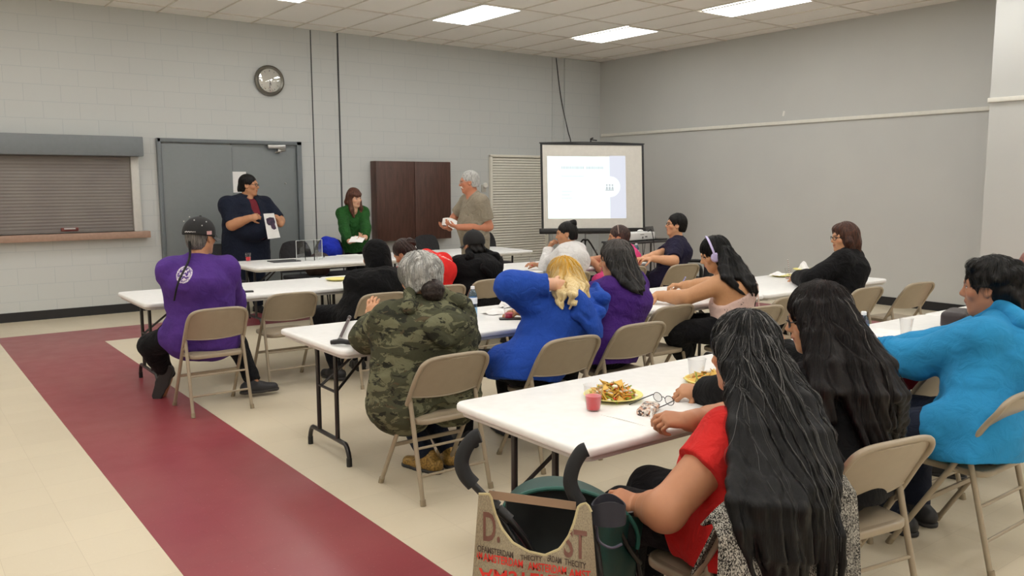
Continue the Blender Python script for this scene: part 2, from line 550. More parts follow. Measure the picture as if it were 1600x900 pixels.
# louvred grille ---------------------------------------------------------
LOUV = mat('cream_louvre_paint', (232, 229, 216), .5)
LOUVB = mat('louvre_back', (170, 168, 156), .8)
def louvre():
    e = empty('louvred_grille', (9.02, YB, 0), 0, 'cream louvred wall grille beside the projection screen', 'grille')
    x0, x1, z0, z1 = -.61, .62, .12, 2.14
    f = MB()
    for x in (x0, x1): f.box((x, -.03, (z0+z1)/2), (.045, .06, z1-z0), bev=.004)
    for z in (z0, z1): f.box(((x0+x1)/2, -.03, z), (x1-x0+.045, .06, .04), bev=.004)
    f.build('grille_frame', LOUV, e)
    MB().box(((x0+x1)/2, -.004, (z0+z1)/2), (x1-x0, .006, z1-z0)).build('back_panel', LOUVB, e)
    s = MB()
    n = 44
    for k in range(n):
        z = z0+.03+(z1-z0-.06)*(k+.5)/n
        s.box(((x0+x1)/2, -.028, z), (x1-x0-.04, .004, .040), rot=(math.radians(-24), 0, 0))
    s.build('slats', LOUV, e)
louvre()
th = empty('thermostat', (8.27, YB, 1.62), 0, 'small white thermostat on the wall left of the louvred grille', 'thermostat')
MB().box((0, -.012, -.03), (.085, .024, .12), bev=.006).build('housing', mat('beige_housing', (190, 188, 178), .4), th)
MB().lathe([(0, 0), (.045, 0), (.045, .02), (.038, .03), (0, .03)], M=Matrix.Translation((.02, -.024, .02)) @ Matrix.Rotation(PI/2, 4, 'X')).build('dial', mat('white_dial', (235, 233, 225), .35), th)
cb = MB().tube([(9.87, YB-.012, HC), (9.98, YB-.02, 3.2), (10.12, YB-.05, 2.62), (10.2, YB-.05, 2.36), (10.22, YB-.03, 1.6), (10.22, YB-.02, .1)], .008, 8, smooth=5).build('wall_cable', BLACKP)
tag(cb, 'thin black cable slanting down the wall from ceiling behind the screen', 'cable')
sc_ = MB().box((XR-.002, 7.75, 2.69), (.004, .035, .075), rot=(.2, 0, 0)).build('wall_hook', mat('white_hook_plastic', (232, 230, 224), .5))
tag(sc_, 'tiny white hook on the right wall just above the rail', 'hook')

# ceiling lights -----------------------------------------------------------
EM = NT('light_diffuser')
EM.b.inputs['Base Color'].default_value = (.9, .9, .88, 1)
EM.b.inputs['Emission Color'].default_value = (1.0, .99, .968, 1)
EM.b.inputs['Emission Strength'].default_value = LIGHT_STRENGTH
EM = EM.m
FIX = mat('white_fixture_enamel', (238, 237, 232), .4)
def fixture():
    e = empty('ceiling_light', (0, 0, 0), 0)
    w, l = TX-.03, 1.235
    f = MB()
    for s in (-1, 1):
        f.box((s*w/2, 0, -.004), (.02, l, .014), bev=.003); f.box((0, s*l/2, -.004), (w, .02, .014), bev=.003)
    f.build('frame', FIX, e)
    MB().box((0, 0, -.006), (w-.02, l-.02, .008)).build('diffuser', EM, e)
    return e
_lab = {(0, 0): 'lit ceiling light panel near the middle of the room, above the brown cabinet',
        (1, 0): 'lit ceiling light panel farthest right, in front of the projection screen',
        (1, -1): 'lit ceiling light panel cut off by the top edge, nearest the right wall',
        (-1, 0): 'lit ceiling light panel showing only a sliver above the clock'}
fx0 = fixture(); first = True
for i in range(-4, 2):
    for j in range(-5, 1):
        x = GX0+TX/2+i*4*TX+(.06 if i == 1 else 0); y = 9.47+j*2.56
        if i == 1 and j < -2: x -= .2
        e = fx0 if first else copy_tree(fx0)
        first = False
        e.location = (x, y, HC-.004)
        tag(e, _lab.get((i, j), 'ceiling light panel outside the picture'), 'ceiling light', 'ceiling light panels')
# ------------------------------------------------------------------ folding tables
TABW = mat('white_moulded_plastic', (242, 242, 240), .38, bump=.08, bscale=350)
TABU = mat('table_underside_plastic', (205, 202, 196), .6)
LEGM = mat('dark_brown_steel', (30, 26, 25), .32, spec=.6)
def make_table(L, D, name='folding_table'):
    e = empty(name)
    MB().slab(-L/2, L/2, -D/2, D/2, .705, .74, r=.055, bev=.012).build('tabletop', TABW, e)
    MB().slab(-L/2+.02, L/2-.02, -D/2+.02, D/2-.02, .685, .706, r=.05, bev=.004).build('underside_rim', TABU, e)
    for s in (-1, 1):
        x = s*(L/2-.115); h = D*.30
        m = MB()
        for q in (-1, 1):
            m.tube([(x, q*.13, .69), (x, q*.13, .125)], .014, 10)
        m.tube([(x, -h, .0), (x, -h, .06), (x, -h+.035, .118), (x, -h+.09, .125), (x, 0, .125), (x, h-.09, .125), (x, h-.035, .118), (x, h, .06), (x, h, 0)], .0145, 10, smooth=3)
        m.tube([(x, -.13, .42), (x, .13, .42)], .009, 8)
        m.tube([(x, -D*.36, .682), (x, D*.36, .682)], .014, 8)
        lg = m.build('leg', LEGM, e)
        MB().tube([(x, -h, .0), (x, -h, .05)], .017, 10).build('rubber_foot', BLACKP, lg)
        MB().tube([(x, h, .0), (x, h, .05)], .017, 10).build('rubber_foot', BLACKP, lg)
        b = MB()
        for q in (-1, 1):
            b.tube([(x, q*.11, .41), (s*(L/2-.42), q*.04, .665)], .009, 8)
        b.tube([(s*(L/2-.42), -.07, .67), (s*(L/2-.42), .07, .67)], .011, 8)
        b.build('brace', LEGM, e)
    return e
rows = [
    ('front', 3.31, 9.16, .97, 1.985, 2, ['white folding table nearest the double doors, with the acrylic holder on it', 'white folding table in front of the brown cabinet and the man in the beige shirt']),
    ('second', 1.60, 6.90, .95, 1.87, 3, ['white folding table where the man in the purple shirt and black cap sits', 'white folding table between the black hoodies and the white sweatshirt', 'white folding table where the pink shirt and the navy t-shirt sit, by the projector cart']),
    ('third', 2.00, 4.24, .93, 1.91, 3, ['white folding table with the walking cane on its left end', 'white folding table where the woman with headphones writes', 'white folding table with the striped straw cup, where the black sweater sits']),
    ('near', 1.885, 2.10, .84, 1.97, 3, ['nearest white folding table, with the plate of nachos and the red drink', 'white folding table under the blue hoodie sleeve, with the black pouch on it', 'white folding table cut off by the right edge behind the light blue hoodie']),
]
for nm, x0, y0, D, L, n, labs in rows:
    t0 = make_table(L-.004, D)
    for k in range(n):
        t = t0 if k == 0 else copy_tree(t0)
        t.location = (x0+L*(k+.5), y0+D/2, 0)
        tag(t, labs[k], 'table', 'white folding tables')

# ------------------------------------------------------------------ folding chairs
CHM = mat('tan_enamel_steel', (160, 146, 124), .36, spec=.55)
CHR = mat('tan_rubber_tip', (150, 136, 112), .7)
def make_chair():
    e = empty('folding_chair')
    r = .0125
    W = .222
    # front legs that run up into the back loop
    def side(s):
        return [(s*W, .225, .0), (s*W, .165, .10), (s*W*.985, -.085, .52), (s*W*.97, -.155, .64), (s*W*.955, -.20, .705)]
    loop = side(-1)+[(-W*.86, -.222, .748), (-W*.60, -.232, .768), (0, -.236, .772), (W*.60, -.232, .768), (W*.86, -.222, .748)]+list(reversed(side(1)))
    MB().tube(loop, r, 10, smooth=5).build('back_frame', CHM, e)
    # backrest panel, pressed steel, gently curved
    def bp(u, v):
        x = (u*2-1)
        w = W*.93*(1-.0*v)
        vv = v
        if vv > .75:
            k = (vv-.75)/.25
            w *= 1-.16*k*k
        z = .555+.205*v-.015*(1-x*x)*(1-v)
        y = -.108-.120*v+.022*(1-x*x)*-1
        return Vector((x*w, y, z))
    MB().grid(bp, 15, 9, thick=.006).tube([bp(i/14, 0)+Vector((0, .003, 0)) for i in range(15)], .006, 8).build('backrest', CHM, e)
    # seat pan with rolled rim and raised centre
    s = MB()
    s.slab(-.195, .195, -.165, .215, .405, .437, r=.07, bev=.010)
    def cush(u, v):
        x = (u*2-1); y = (v*2-1)
        k = max(0, 1-abs(x)**5)*max(0, 1-abs(y)**5)
        return Vector((x*.178, .025+y*.172, .434+.012*min(1, k*1.6)-.006*(1-abs(x))*(1-abs(y))))
    s.grid(cush, 17, 17)
    s.build('seat', CHM, e)
    for q in (-1, 1):
        x = q*W*.90
        m = MB().tube([(x*1.08, -.225, 0), (x*1.07, -.215, .03), (x*1.03, -.098, .505), (x*1.03, -.092, .532)], r, 10)
        m.ball((x*1.03, -.0915, .533), .0135, 8)
        l = m.build('leg', CHM, e)
        MB().tube([(x*1.08, -.226, 0), (x*1.075, -.219, .032)], .0155, 10).build('rubber_foot', CHR, l)
        MB().tube([(q*W, .2265, 0), (q*W, .208, .032)], .0155, 10).build('rubber_foot', CHR, e)
        MB().tube([(x*1.03, -.10, .50), (q*W*.99, -.062, .47)], .008, 8).tube([(q*.195, -.05, .42), (q*W*.99, -.03, .43)], .009, 8).build('hinge_link', CHM, e)
    def fr(z): return .225-(.46)*z/.77
    def rr(z): return -.225+.135*z/.53
    for z, rad in ((.145, .0075), (.285, .0075)):
        MB().tube([(-W*.96, rr(z), z), (W*.96, rr(z), z)], rad, 8).build('stretcher', CHM, e)
    MB().box((0, fr(.255), .255), (W*2, .012, .022), bev=.003).build('stretcher', CHM, e)
    return e
CHAIR0 = make_chair(); _used = [False]
def chair(x, y, deg, label):
    e = CHAIR0 if not _used[0] else copy_tree(CHAIR0)
    _used[0] = True
    e.location = (x, y, 0); e.rotation_euler = (0, 0, math.radians(deg))
    tag(e, label, 'chair', 'tan folding chairs')
    return e
CH = {}
for key, x, y, a, lab in [
    ('purple', 1.91, 6.29, 0, 'tan folding chair under the man in the purple shirt and black cap'),
    ('empty2', 2.68, 6.78, -2, 'empty tan folding chair right of the man in the purple shirt'),
    ('hood', 3.28, 6.30, -4, 'tan folding chair behind the person with the raised black hood'),
    ('red', 3.93, 6.42, 2, 'tan folding chair behind the bowed person in the red t-shirt'),
    ('cap', 4.53, 6.56, 0, 'tan folding chair behind the black hoodie and black cap'),
    ('white', 5.55, 6.55, 0, 'tan folding chair under the person in the white sweatshirt'),
    ('pink', 6.42, 6.60, -6, 'tan folding chair behind the person in the bright pink shirt'),
    ('navyg', 7.07, 6.42, -8, 'tan folding chair behind the young man in the navy t-shirt'),
    ('camo', 2.36, 3.85, 0, 'tan folding chair behind the camouflage hoodie'),
    ('blue', 3.17, 3.84, -2, 'tan folding chair behind the blonde person in the royal blue hoodie'),
    ('purpw', 3.84, 3.94, -3, 'tan folding chair behind the woman in the purple t-shirt'),
    ('empty3', 4.58, 4.34, 0, 'empty tan folding chair pushed in between the purple t-shirt and the headphones'),
    ('headph', 5.08, 3.92, -6, 'tan folding chair behind the woman with lilac headphones'),
    ('behind', 5.62, 4.12, 4, 'empty tan folding chair half hidden by the long dark brown hair'),
    ('blk', 6.68, 4.05, -4, 'tan folding chair behind the woman in the black sweater'),
    ('emp4', 7.38, 3.96, -6, 'empty tan folding chair nearest the right wall'),
    ('redw', 2.12, 1.65, -3, 'tan folding chair covered by a grey knit cardigan'),
    ('dark', 2.78, 1.67, -10, 'nearest uncovered tan folding chair, under the woman with long dark brown hair'),
    ('bluem', 3.85, 1.70, 0, 'tan folding chair under the man in the light blue hoodie'),
    ('under1', 3.34, 2.20, 0, 'tan folding chair tucked under the nearest table, beside the dark brown hair'),
    ('under2', 4.24, 2.20, 0, 'tan folding chair tucked under the table, holding a red and blue garment'),
]:
    CH[key] = chair(x, y, a, lab)

# ------------------------------------------------------------------ dark stacking chairs behind the front table
PADM = cloth('charcoal_upholstery', (52, 52, 54), wr=.15)
def make_pad_chair():
    e = empty('stacking_chair')
    # faces -y (towards the room): back at +y
    def bp(u, v):
        x = u*2-1
        w = .225*(1-.25*max(0, (v-.55)/.45)**2.2)
        return Vector((x*w, .235+.05*v-.04*(1-x*x)*.6+.0, .50+.42*v-.035*abs(x)**3*v))
    MB().grid(bp, 17, 13, thick=.035).build('backrest', PADM, e)
    MB().slab(-.23, .23, -.22, .21, .425, .475, r=.07, bev=.018).build('seat', PADM, e)
    for q in (-1, 1):
        MB().tube([(q*.235, -.22, 0), (q*.225, -.17, .43)], .011, 8).build('leg', LEGM, e)
        MB().tube([(q*.24, .29, 0), (q*.225, .22, .43), (q*.222, .245, .56), (q*.215, .27, .75)], .011, 8, smooth=3).build('leg', LEGM, e)
    MB().box((0, 0, .418), (.40, .36, .015)).build('seat_frame', LEGM, e)
    return e
pc0 = make_pad_chair()
for i, (px, y, lab, rz) in enumerate([
    (474, 10.45, 'charcoal stacking chair seen through the clear acrylic holder', 0),
    (681, 10.45, 'charcoal stacking chair in front of the brown cabinet', 0),
    (772, 10.5, 'charcoal stacking chair just right of the man in the beige shirt', 0),
    (347, 10.5, 'black stacking chair left of the navy man, behind the black cap', 0),
    (528, 10.55, 'charcoal stacking chair under the royal blue garment', 0)]):
    e = pc0 if i == 0 else copy_tree(pc0)
    p = at(px, 385, y=y)
    e.location = (p.x, y, 0); e.rotation_euler = (0, 0, rz)
    tag(e, lab, 'chair', 'dark stacking chairs behind the front table')

# ------------------------------------------------------------------ projection screen on a tripod
SCRW = NT('screen_fabric')
def screen():
    TL, TR_, BL, BR = at(850, 224, d=12.9), at(1007, 227, d=13.2), at(843.5, 359, d=12.9), at(1003, 356.5, d=13.2)
    base = (BL+BR)/2
    e = empty('projection_screen', (base.x, base.y, 0), 0, 'portable projection screen on a tripod showing a pale slide', 'projection screen')
    ex = ((TR_-TL)+(BR-BL)).normalized(); 
    ez = ((TL-BL)+(TR_-BR)).normalized(); ey = ez.cross(ex).normalized(); ez = ex.cross(ey)
    C = (TL+TR_+BL+BR)/4
    w = ((TR_-TL).length+(BR-BL).length)/2; h = ((TL-BL).length+(TR_-BR).length)/2
    R = Matrix((ex, ey, ez)).transposed().to_4x4()
    O = Vector((base.x, base.y, 0))
    M = Matrix.Translation(C-O) @ R
    def fin(mb, name, m, par=e):
        bmesh.ops.transform(mb.bm, matrix=M, verts=mb.bm.verts)
        return mb.build(name, m, par)
    # local: x right, y away from the viewers, z up
    def q(u, v): return Vector(((u-.5)*w, 0, (v-.5)*h))
    fab = fin(MB().box((0, 0, 0), (w, .004, h)), 'screen_fabric', mat('white_screen_vinyl', (226, 223, 215), .8), e)
    b = MB()
    for s in (-1, 1): b.box((s*(w/2-.0), -.003, 0), (.034, .004, h))
    b.box((0, -.003, h/2), (w+.03, .012, .03))
    fin(b, 'black_border', BLACKP)
    fin(MB().box((0, -.004, -h/2-.03), (w+.10, .07, .085), bev=.012), 'roller_case', BLACKM)
    t = MB().tube([(-w/2-.03, 0, h/2+.012), (0, .0, h/2+.03), (w/2+.03, 0, h/2+.012)], .009, 8, smooth=4)
    t.tube([(-.02, .02, h/2+.03), (-.02, .02, h/2+.085), (.0, -.03, h/2+.09)], .012, 8).tube([(-.02, .0, h/2+.07), (.07, -.02, h/2+.055)], .009, 8)
    fin(t, 'top_hanger', BLACKP)
    # lit slide: projected image lying on the fabric
    def em(name, c, st):
        Mt = NT(name); Mt.b.inputs['Base Color'].default_value = (.12, .12, .12, 1)
        Mt.b.inputs['Emission Color'].default_value = lin(c); Mt.b.inputs['Emission Strength'].default_value = st
        return Mt.m
    sx0, sx1, sy0, sy1 = -.445, .325, -.375, .355
    bx = .165
    def rect(x0, x1, y0, y1, yy): return MB().prism([(x0*w, yy, y0*h), (x1*w, yy, y0*h), (x1*w, yy, y1*h), (x0*w, yy, y1*h)], (0, -.0004, 0))
    fin(rect(sx0, bx, sy0, sy1, -.0026), 'projected_slide', em('slide_white_light', (235, 255, 253), 1.0*SLIDE), fab)
    fin(rect(bx, sx1, sy0, sy1+.01, -.0026), 'projected_side_bar', em('slide_lavender_light', (222, 226, 240), .80*SLIDE), fab)
    cx, cz = .17*w, .0*h
    fin(MB().prism([(cx+.098*w*math.cos(a), -.0031, cz+.098*w*math.sin(a)) for a in [k*2*PI/40 for k in range(40)]], (0, -.0004, 0)), 'projected_circle', em('slide_circle_light', (240, 255, 255), 1.0*SLIDE), fab)
    ic = MB()
    for k in range(3):
        x = cx+(-.035+k*.028)*w
        ic.prism([(x+.010*w*math.cos(a), -.0036, cz+.018*h+.010*w*math.sin(a)) for a in [j*2*PI/16 for j in range(16)]], (0, -.0003, 0))
        ic.prism([(x-.012*w, -.0036, cz-.038*h), (x+.012*w, -.0036, cz-.038*h), (x+.008*w, -.0036, cz-.0*h), (x-.008*w, -.0036, cz-.0*h)], (0, -.0003, 0))
    ic.prism([(cx-.05*w, -.0036, cz-.05*h), (cx+.035*w, -.0036, cz-.05*h), (cx+.035*w, -.0036, cz-.04*h), (cx-.05*w, -.0036, cz-.04*h)], (0, -.0003, 0))
    fin(ic, 'projected_people_icon', em('slide_icon_light', (216, 226, 232), .62*SLIDE), fab)
    # heading and text lines, too washed out to read
    hd = MB()
    x = -.31
    for wd in (.105, .0, .165, .0):
        pass
    for (a, b2) in ((-.31, -.085), (-.065, .105)):
        xx = a
        while xx < b2-.006:
            ww = random.uniform(.006, .013)
            hd.prism([(xx*w, -.0031, .208*h), ((xx+ww)*w, -.0031, .208*h), ((xx+ww)*w, -.0031, .236*h), (xx*w, -.0031, .236*h)], (0, -.0003, 0))
            xx += ww+.004
    for zz, ln in ((-.06, .10), (-.10, .08), (-.14, .10), (.12, .22)):
        hd.prism([(-.31*w, -.0031, zz*h), ((-.31+ln)*w, -.0031, zz*h), ((-.31+ln)*w, -.0031, (zz+.006)*h), (-.31*w, -.0031, (zz+.006)*h)], (0, -.0003, 0))
    fin(hd, 'projected_heading', em('slide_heading_light', (218, 234, 240), .70*SLIDE), fab)
    # tripod
    c = Vector((0, .05, 0))
    p = MB().tube([(0, .14, .25), (0, .14, C.z-.25*h)], .0125, 10)
    p.build('pole', mat('grey_tripod_tube', (150, 152, 155), .3, metal=.6), e)
    MB().box((0, .08, base.z-.05), (.07, .12, .06), bev=.008).build('bracket', BLACKP, e)
    for k in range(3):
        a = k*2*PI/3+PI/2+.3
        MB().tube([(0, .14, .78), (.10*math.cos(a), .14+.10*math.sin(a), .72), (.55*math.cos(a), .14+.55*math.sin(a), .012)], .014, 8, smooth=4).tube([(0.01, .14, .40), (.30*math.cos(a), .14+.30*math.sin(a), .40)], .007, 6).build('leg', BLACKM, e)
screen()
# ------------------------------------------------------------------ smooth blended bodies (distance fields meshed with surface nets)
f32 = np.float32
CAMD = np.array([-_f[0], -_f[1], -_f[2]])
def V3(*a): return np.array(a, dtype=np.float64)
def nrm(v):
    v = np.asarray(v, float); L = np.linalg.norm(v)
    return v/L if L > 1e-9 else v
def smin(a, b, k):
    if k <= 0: return np.minimum(a, b)
    h = np.clip(.5+.5*(b-a)/k, 0, 1)
    return b+(a-b)*h-k*h*(1-h)

class Field:
    def __init__(s):
        s.ops = []; s.dfn = []; s.lo = V3(9e9, 9e9, 9e9); s.hi = -s.lo
    def _bb(s, c, r):
        s.lo = np.minimum(s.lo, np.asarray(c)-r); s.hi = np.maximum(s.hi, np.asarray(c)+r)
    def cap(s, a, b, ra, rb=None, k=.02, u=None, su=1, op='u', cutb=False, cuta=False):
        rb = ra if rb is None else rb
        su = su if isinstance(su, (tuple, list)) else (su, su)
        a = np.asarray(a, float); b = np.asarray(b, float)
        R = max(ra*max(1, su[0]), rb*max(1, su[1]))
        if op == 'u': s._bb(a, R); s._bb(b, R)
        s.ops.append(('cap', op, k, (a+b)/2, np.linalg.norm(b-a)/2+R, (a, b, ra, rb, u, su, cuta, cutb)))
        return s
    def ell(s, c, rad, R=None, k=.02, op='u'):
        c = np.asarray(c, float); rad = np.asarray(rad, float)
        if op == 'u': s._bb(c, rad.max())
        s.ops.append(('ell', op, k, c, rad.max(), (c, rad, np.eye(3) if R is None else np.asarray(R))))
        return s
    def half(s, p, n, k=0):
        """keeps the side that n points away from"""
        s.ops.append(('half', 'i', k, None, None, (np.asarray(p, float), nrm(n)))); return s
    def path(s, pts, rs, **kw):
        for i in range(len(pts)-1):
            s.cap(pts[i], pts[i+1], rs[i], rs[i+1], **kw)
        return s
    def disp(s, fn): s.dfn.append(fn); return s
    def prim(s, typ, prm, P):
        if typ == 'cap':
            a, b, ra, rb, u, su, ca, cb = prm
            ab = b-a; L2 = float(ab@ab)+1e-12; L = math.sqrt(L2)
            pa = P-a.astype(f32)
            tr = (pa@(ab/L2).astype(f32))
            t = np.clip(tr, 0, 1)
            q = pa-t[..., None]*ab.astype(f32)
            r = ra+(rb-ra)*t
            if u is not None:
                sc = su[0]+(su[1]-su[0])*t
                uu = nrm(u).astype(f32)
                qu = q@uu
                q = q+((1/sc-1)*qu)[..., None]*uu
                ln = np.sqrt(np.einsum('...i,...i', q, q))
                d = (ln-r)
                # keep the distance honest along the stretched axis
                w = np.abs(qu/sc)/(ln+1e-6)
                d = d*(1+(sc-1)*w*w*.9)
            else:
                d = np.sqrt(np.einsum('...i,...i', q, q))-r
            if cb: d = np.maximum(d, (tr-1)*L)
            if ca: d = np.maximum(d, -tr*L)
            return d
        if typ == 'ell':
            c, rad, R = prm
            q = (P-c.astype(f32))@R.astype(f32)
            k0 = np.sqrt(np.einsum('...i,...i', q/rad.astype(f32), q/rad.astype(f32)))
            qq = q/(rad*rad).astype(f32)
            k1 = np.sqrt(np.einsum('...i,...i', qq, qq))+1e-9
            return k0*(k0-1)/k1
        p, n = prm
        return (P-p.astype(f32))@n.astype(f32)
    def ev(s, P, C=None, br=0.0):
        d = np.full(P.shape[:-1], 9.0, f32)
        for typ, op, k, c, R, prm in s.ops:
            if C is not None and c is not None:
                m = np.linalg.norm(C-c, axis=-1) < R+br+.03+k
                if not m.any(): continue
                x = s.prim(typ, prm, P[m]); dd = d[m]
            else:
                m = slice(None); x = s.prim(typ, prm, P); dd = d
            if op == 'u': y = smin(dd, x, k)
            elif op == 's': y = -smin(-dd, x, k)
            else: y = -smin(-dd, -x, k)
            d[m] = y
        for fn in s.dfn:
            d = d+fn(P).astype(f32)
        return d
    def mesh(s, res, pad=.03):
        lo = s.lo-pad; hi = s.hi+pad; B = 8
        nb = np.maximum(1, np.ceil((hi-lo)/(res*B)).astype(int))
        n = nb*B+1
        ax = [np.arange(nb[i])*B*res+lo[i] for i in range(3)]
        G = np.stack(np.meshgrid(*ax, indexing='ij'), -1).reshape(-1, 3)
        Cc = (G+res*B/2).astype(f32)
        dc = s.ev(Cc)
        br = res*B*.5*1.7321
        near = np.abs(dc) < br*1.6+.02
        D = np.where(dc < 0, -1, 1).astype(f32)
        D = np.repeat(np.repeat(np.repeat(D.reshape(nb), B, 0), B, 1), B, 2)
        D = np.pad(D, ((0, 1),)*3, mode='edge')
        off = np.stack(np.meshgrid(*[np.arange(B+1)]*3, indexing='ij'), -1).reshape(-1, 3)
        idx = np.argwhere(near.reshape(nb))*B
        gi = np.nonzero(near)[0]
        for c0 in range(0, len(gi), 400):
            g = gi[c0:c0+400]; ii = idx[c0:c0+400]
            P = (G[g][:, None, :]+off[None]*res).astype(f32)
            d = s.ev(P, Cc[g], br)
            q = ii[:, None, :]+off[None]
            D[q[..., 0], q[..., 1], q[..., 2]] = d
        D[0] = D[-1] = 1; D[:, 0] = D[:, -1] = 1; D[:, :, 0] = D[:, :, -1] = 1
        S = D < 0
        cnt = np.zeros(tuple(n-1), np.int8)
        offs = [(i, j, k) for i in (0, 1) for j in (0, 1) for k in (0, 1)]
        for i, j, k in offs:
            cnt += S[i:n[0]-1+i, j:n[1]-1+j, k:n[2]-1+k]
        act = (cnt > 0) & (cnt < 8)
        cells = np.argwhere(act)
        if len(cells) == 0: return np.zeros((0, 3)), np.zeros((0, 4), int)
        vid = np.full(tuple(n-1), -1, np.int32)
        vid[act] = np.arange(len(cells))
        acc = np.zeros((len(cells), 3)); num = np.zeros(len(cells))
        cv = {o: D[cells[:, 0]+o[0], cells[:, 1]+o[1], cells[:, 2]+o[2]].astype(float) for o in offs}
        for o in offs:
            for a in range(3):
                if o[a] == 0:
                    o2 = tuple(o[i]+(1 if i == a else 0) for i in range(3))
                    x, y = cv[o], cv[o2]
                    m = (x < 0) != (y < 0)
                    t = np.where(m, x/np.where(m, x-y, 1), 0)
                    pt = np.array(o, float)[None]+np.zeros((len(cells), 3)); pt[:, a] += t
                    acc += pt*m[:, None]; num += m
        v = lo+(cells+acc/num[:, None])*res
        quads = []
        for a in range(3):
            b, c = (a+1) % 3, (a+2) % 3
            sl0 = [slice(1, -1)]*3; sl1 = [slice(1, -1)]*3
            sl0[a] = slice(0, n[a]-1); sl1[a] = slice(1, n[a])
            s0, s1 = S[tuple(sl0)], S[tuple(sl1)]
            e = np.argwhere(s0 != s1)
            if len(e) == 0: continue
            flip = s0[e[:, 0], e[:, 1], e[:, 2]]
            p = e.copy(); p[:, b] += 1; p[:, c] += 1
            def cell(db, dc_):
                q = p.copy(); q[:, b] -= db; q[:, c] -= dc_
                return vid[q[:, 0], q[:, 1], q[:, 2]]
            Q = np.stack([cell(1, 1), cell(0, 1), cell(0, 0), cell(1, 0)], 1)
            Q[~flip] = Q[~flip][:, ::-1]
            quads.append(Q)
        Q = np.concatenate(quads)
        Q = Q[(Q >= 0).all(1)]
        return v, Q
    def mesh_obj(s, name, res, m, parent, base, cols=None):
        v, Q = s.mesh(res)
        return np_mesh(name, v-np.asarray(base), Q, m, parent, cols(v) if cols else None)

def np_mesh(name, v, Q, m, parent, col=None):
    me = bpy.data.meshes.new(name)
    nv, nq, ns = len(v), len(Q), Q.shape[1]
    me.vertices.add(nv); me.vertices.foreach_set('co', np.asarray(v, f32).ravel())
    me.loops.add(nq*ns); me.loops.foreach_set('vertex_index', Q.astype(np.int32).ravel())
    me.polygons.add(nq)
    me.polygons.foreach_set('loop_start', np.arange(0, nq*ns, ns, dtype=np.int32))
    me.polygons.foreach_set('use_smooth', np.ones(nq, bool))
    me.update(calc_edges=True)
    if col is not None:
        a = me.color_attributes.new('Col', 'FLOAT_COLOR', 'POINT')
        a.data.foreach_set('color', np.asarray(col, f32).ravel())
    return link_mesh(name, me, m, parent)

def waves(seed, freq, amp, n=5, warp=.6, sq=(1, 1, 1)):
    r = np.random.default_rng(seed)
    dirs = [nrm(r.normal(size=3)*np.array(sq))*freq*r.uniform(.6, 1.7) for _ in range(n)]
    ph = r.uniform(0, 6.28, n); wd = [nrm(r.normal(size=3))*freq*.5 for _ in range(n)]
    def fn(P):
        o = 0
        for d, h, w in zip(dirs, ph, wd):
            o = o+np.sin(P@d.astype(f32)+h+warp*2*np.sin(P@w.astype(f32)+h*1.7))
        return o*(amp/n)
    return fn

# ------------------------------------------------------------------ materials for people
def skin_mat():
    M = NT('skin')
    a = M.n('VertexColor', layer_name='Col')
    n = M.noise(60, 3)
    M.put(M.b.inputs['Base Color'], M.mix(M.math('MULTIPLY', M.ramp(n, .35, .7), .10), a.outputs[0], (.35, .12, .07, 1)))
    M.b.inputs['Roughness'].default_value = .48
    M.b.inputs['Specular IOR Level'].default_value = .4
    M.b.inputs['Subsurface Weight'].default_value = .0
    M.bump(M.noise(420, 2), .08, .002)
    return M.m
SKIN = skin_mat()
def hair_mat(name, col, col2=None, mixw=.3, sc=(160, 160, 7), rough=.38, zgrad=None):
    M = NT(name)
    v = M.scaled(M.obj(), sc)
    n = M.noise(1, 4, vec=v, rough=.7, dist=.3)
    c = lin(col); c2 = lin(col2) if col2 else tuple(min(1, x*1.9+.004) for x in c[:3])+(1,)
    lo, hi = (.62-mixw*.5, .82-mixw*.5)
    f = M.ramp(n, lo, hi)
    cc = M.mix(f, c, c2)
    if zgrad:
        sep = M.n('SeparateXYZ'); M.t.links.new(M.obj(), sep.inputs[0])
        z0, z1, ct = zgrad
        g = M.n('MapRange'); g.interpolation_type = 'SMOOTHSTEP'; g.inputs[1].default_value = z0; g.inputs[2].default_value = z1
        M.put(g.inputs[0], M.math('ADD', sep.outputs[2], M.math('MULTIPLY', M.math('SUBTRACT', n, .5), .12)))
        cc = M.mix(g.outputs[0], cc, M.mix(f, lin(ct), tuple(min(1, x*1.15) for x in lin(ct)[:3])+(1,)))
    M.put(M.b.inputs['Base Color'], cc)
    M.b.inputs['Roughness'].default_value = rough
    M.b.inputs['Specular IOR Level'].default_value = .22
    M.bump(n, .55, .004)
    return M.m
def strand_mat():
    M = NT('hair_strands')
    a = M.n('VertexColor', layer_name='Col')
    M.t.links.new(a.outputs[0], M.b.inputs['Base Color'])
    M.b.inputs['Roughness'].default_value = .4
    M.b.inputs['Specular IOR Level'].default_value = .35
    return M.m
STRAND = strand_mat()
SHOE = mat('dark_shoe_leather', (30, 30, 33), .5)
SOLE = mat('dark_shoe_sole', (48, 46, 46), .7)
FRAMEB = mat('black_glasses_frame', (18, 16, 16), .3)
LENS = thinglass('clear_lens', (250, 250, 250), .05)
TONE = dict(a=(205, 152, 115), b=(190, 138, 102), c=(226, 178, 148), d=(176, 122, 90), e=(214, 160, 122))

def rotm(yaw, pitch=0, roll=0):
    """columns: right, forward, up. yaw 0 looks along +y, positive turns left; pitch positive looks down"""
    M = (Matrix.Rotation(math.radians(yaw), 3, 'Z') @ Matrix.Rotation(-math.radians(pitch), 3, 'X') @ Matrix.Rotation(math.radians(roll), 3, 'Y'))
    return np.array(M)

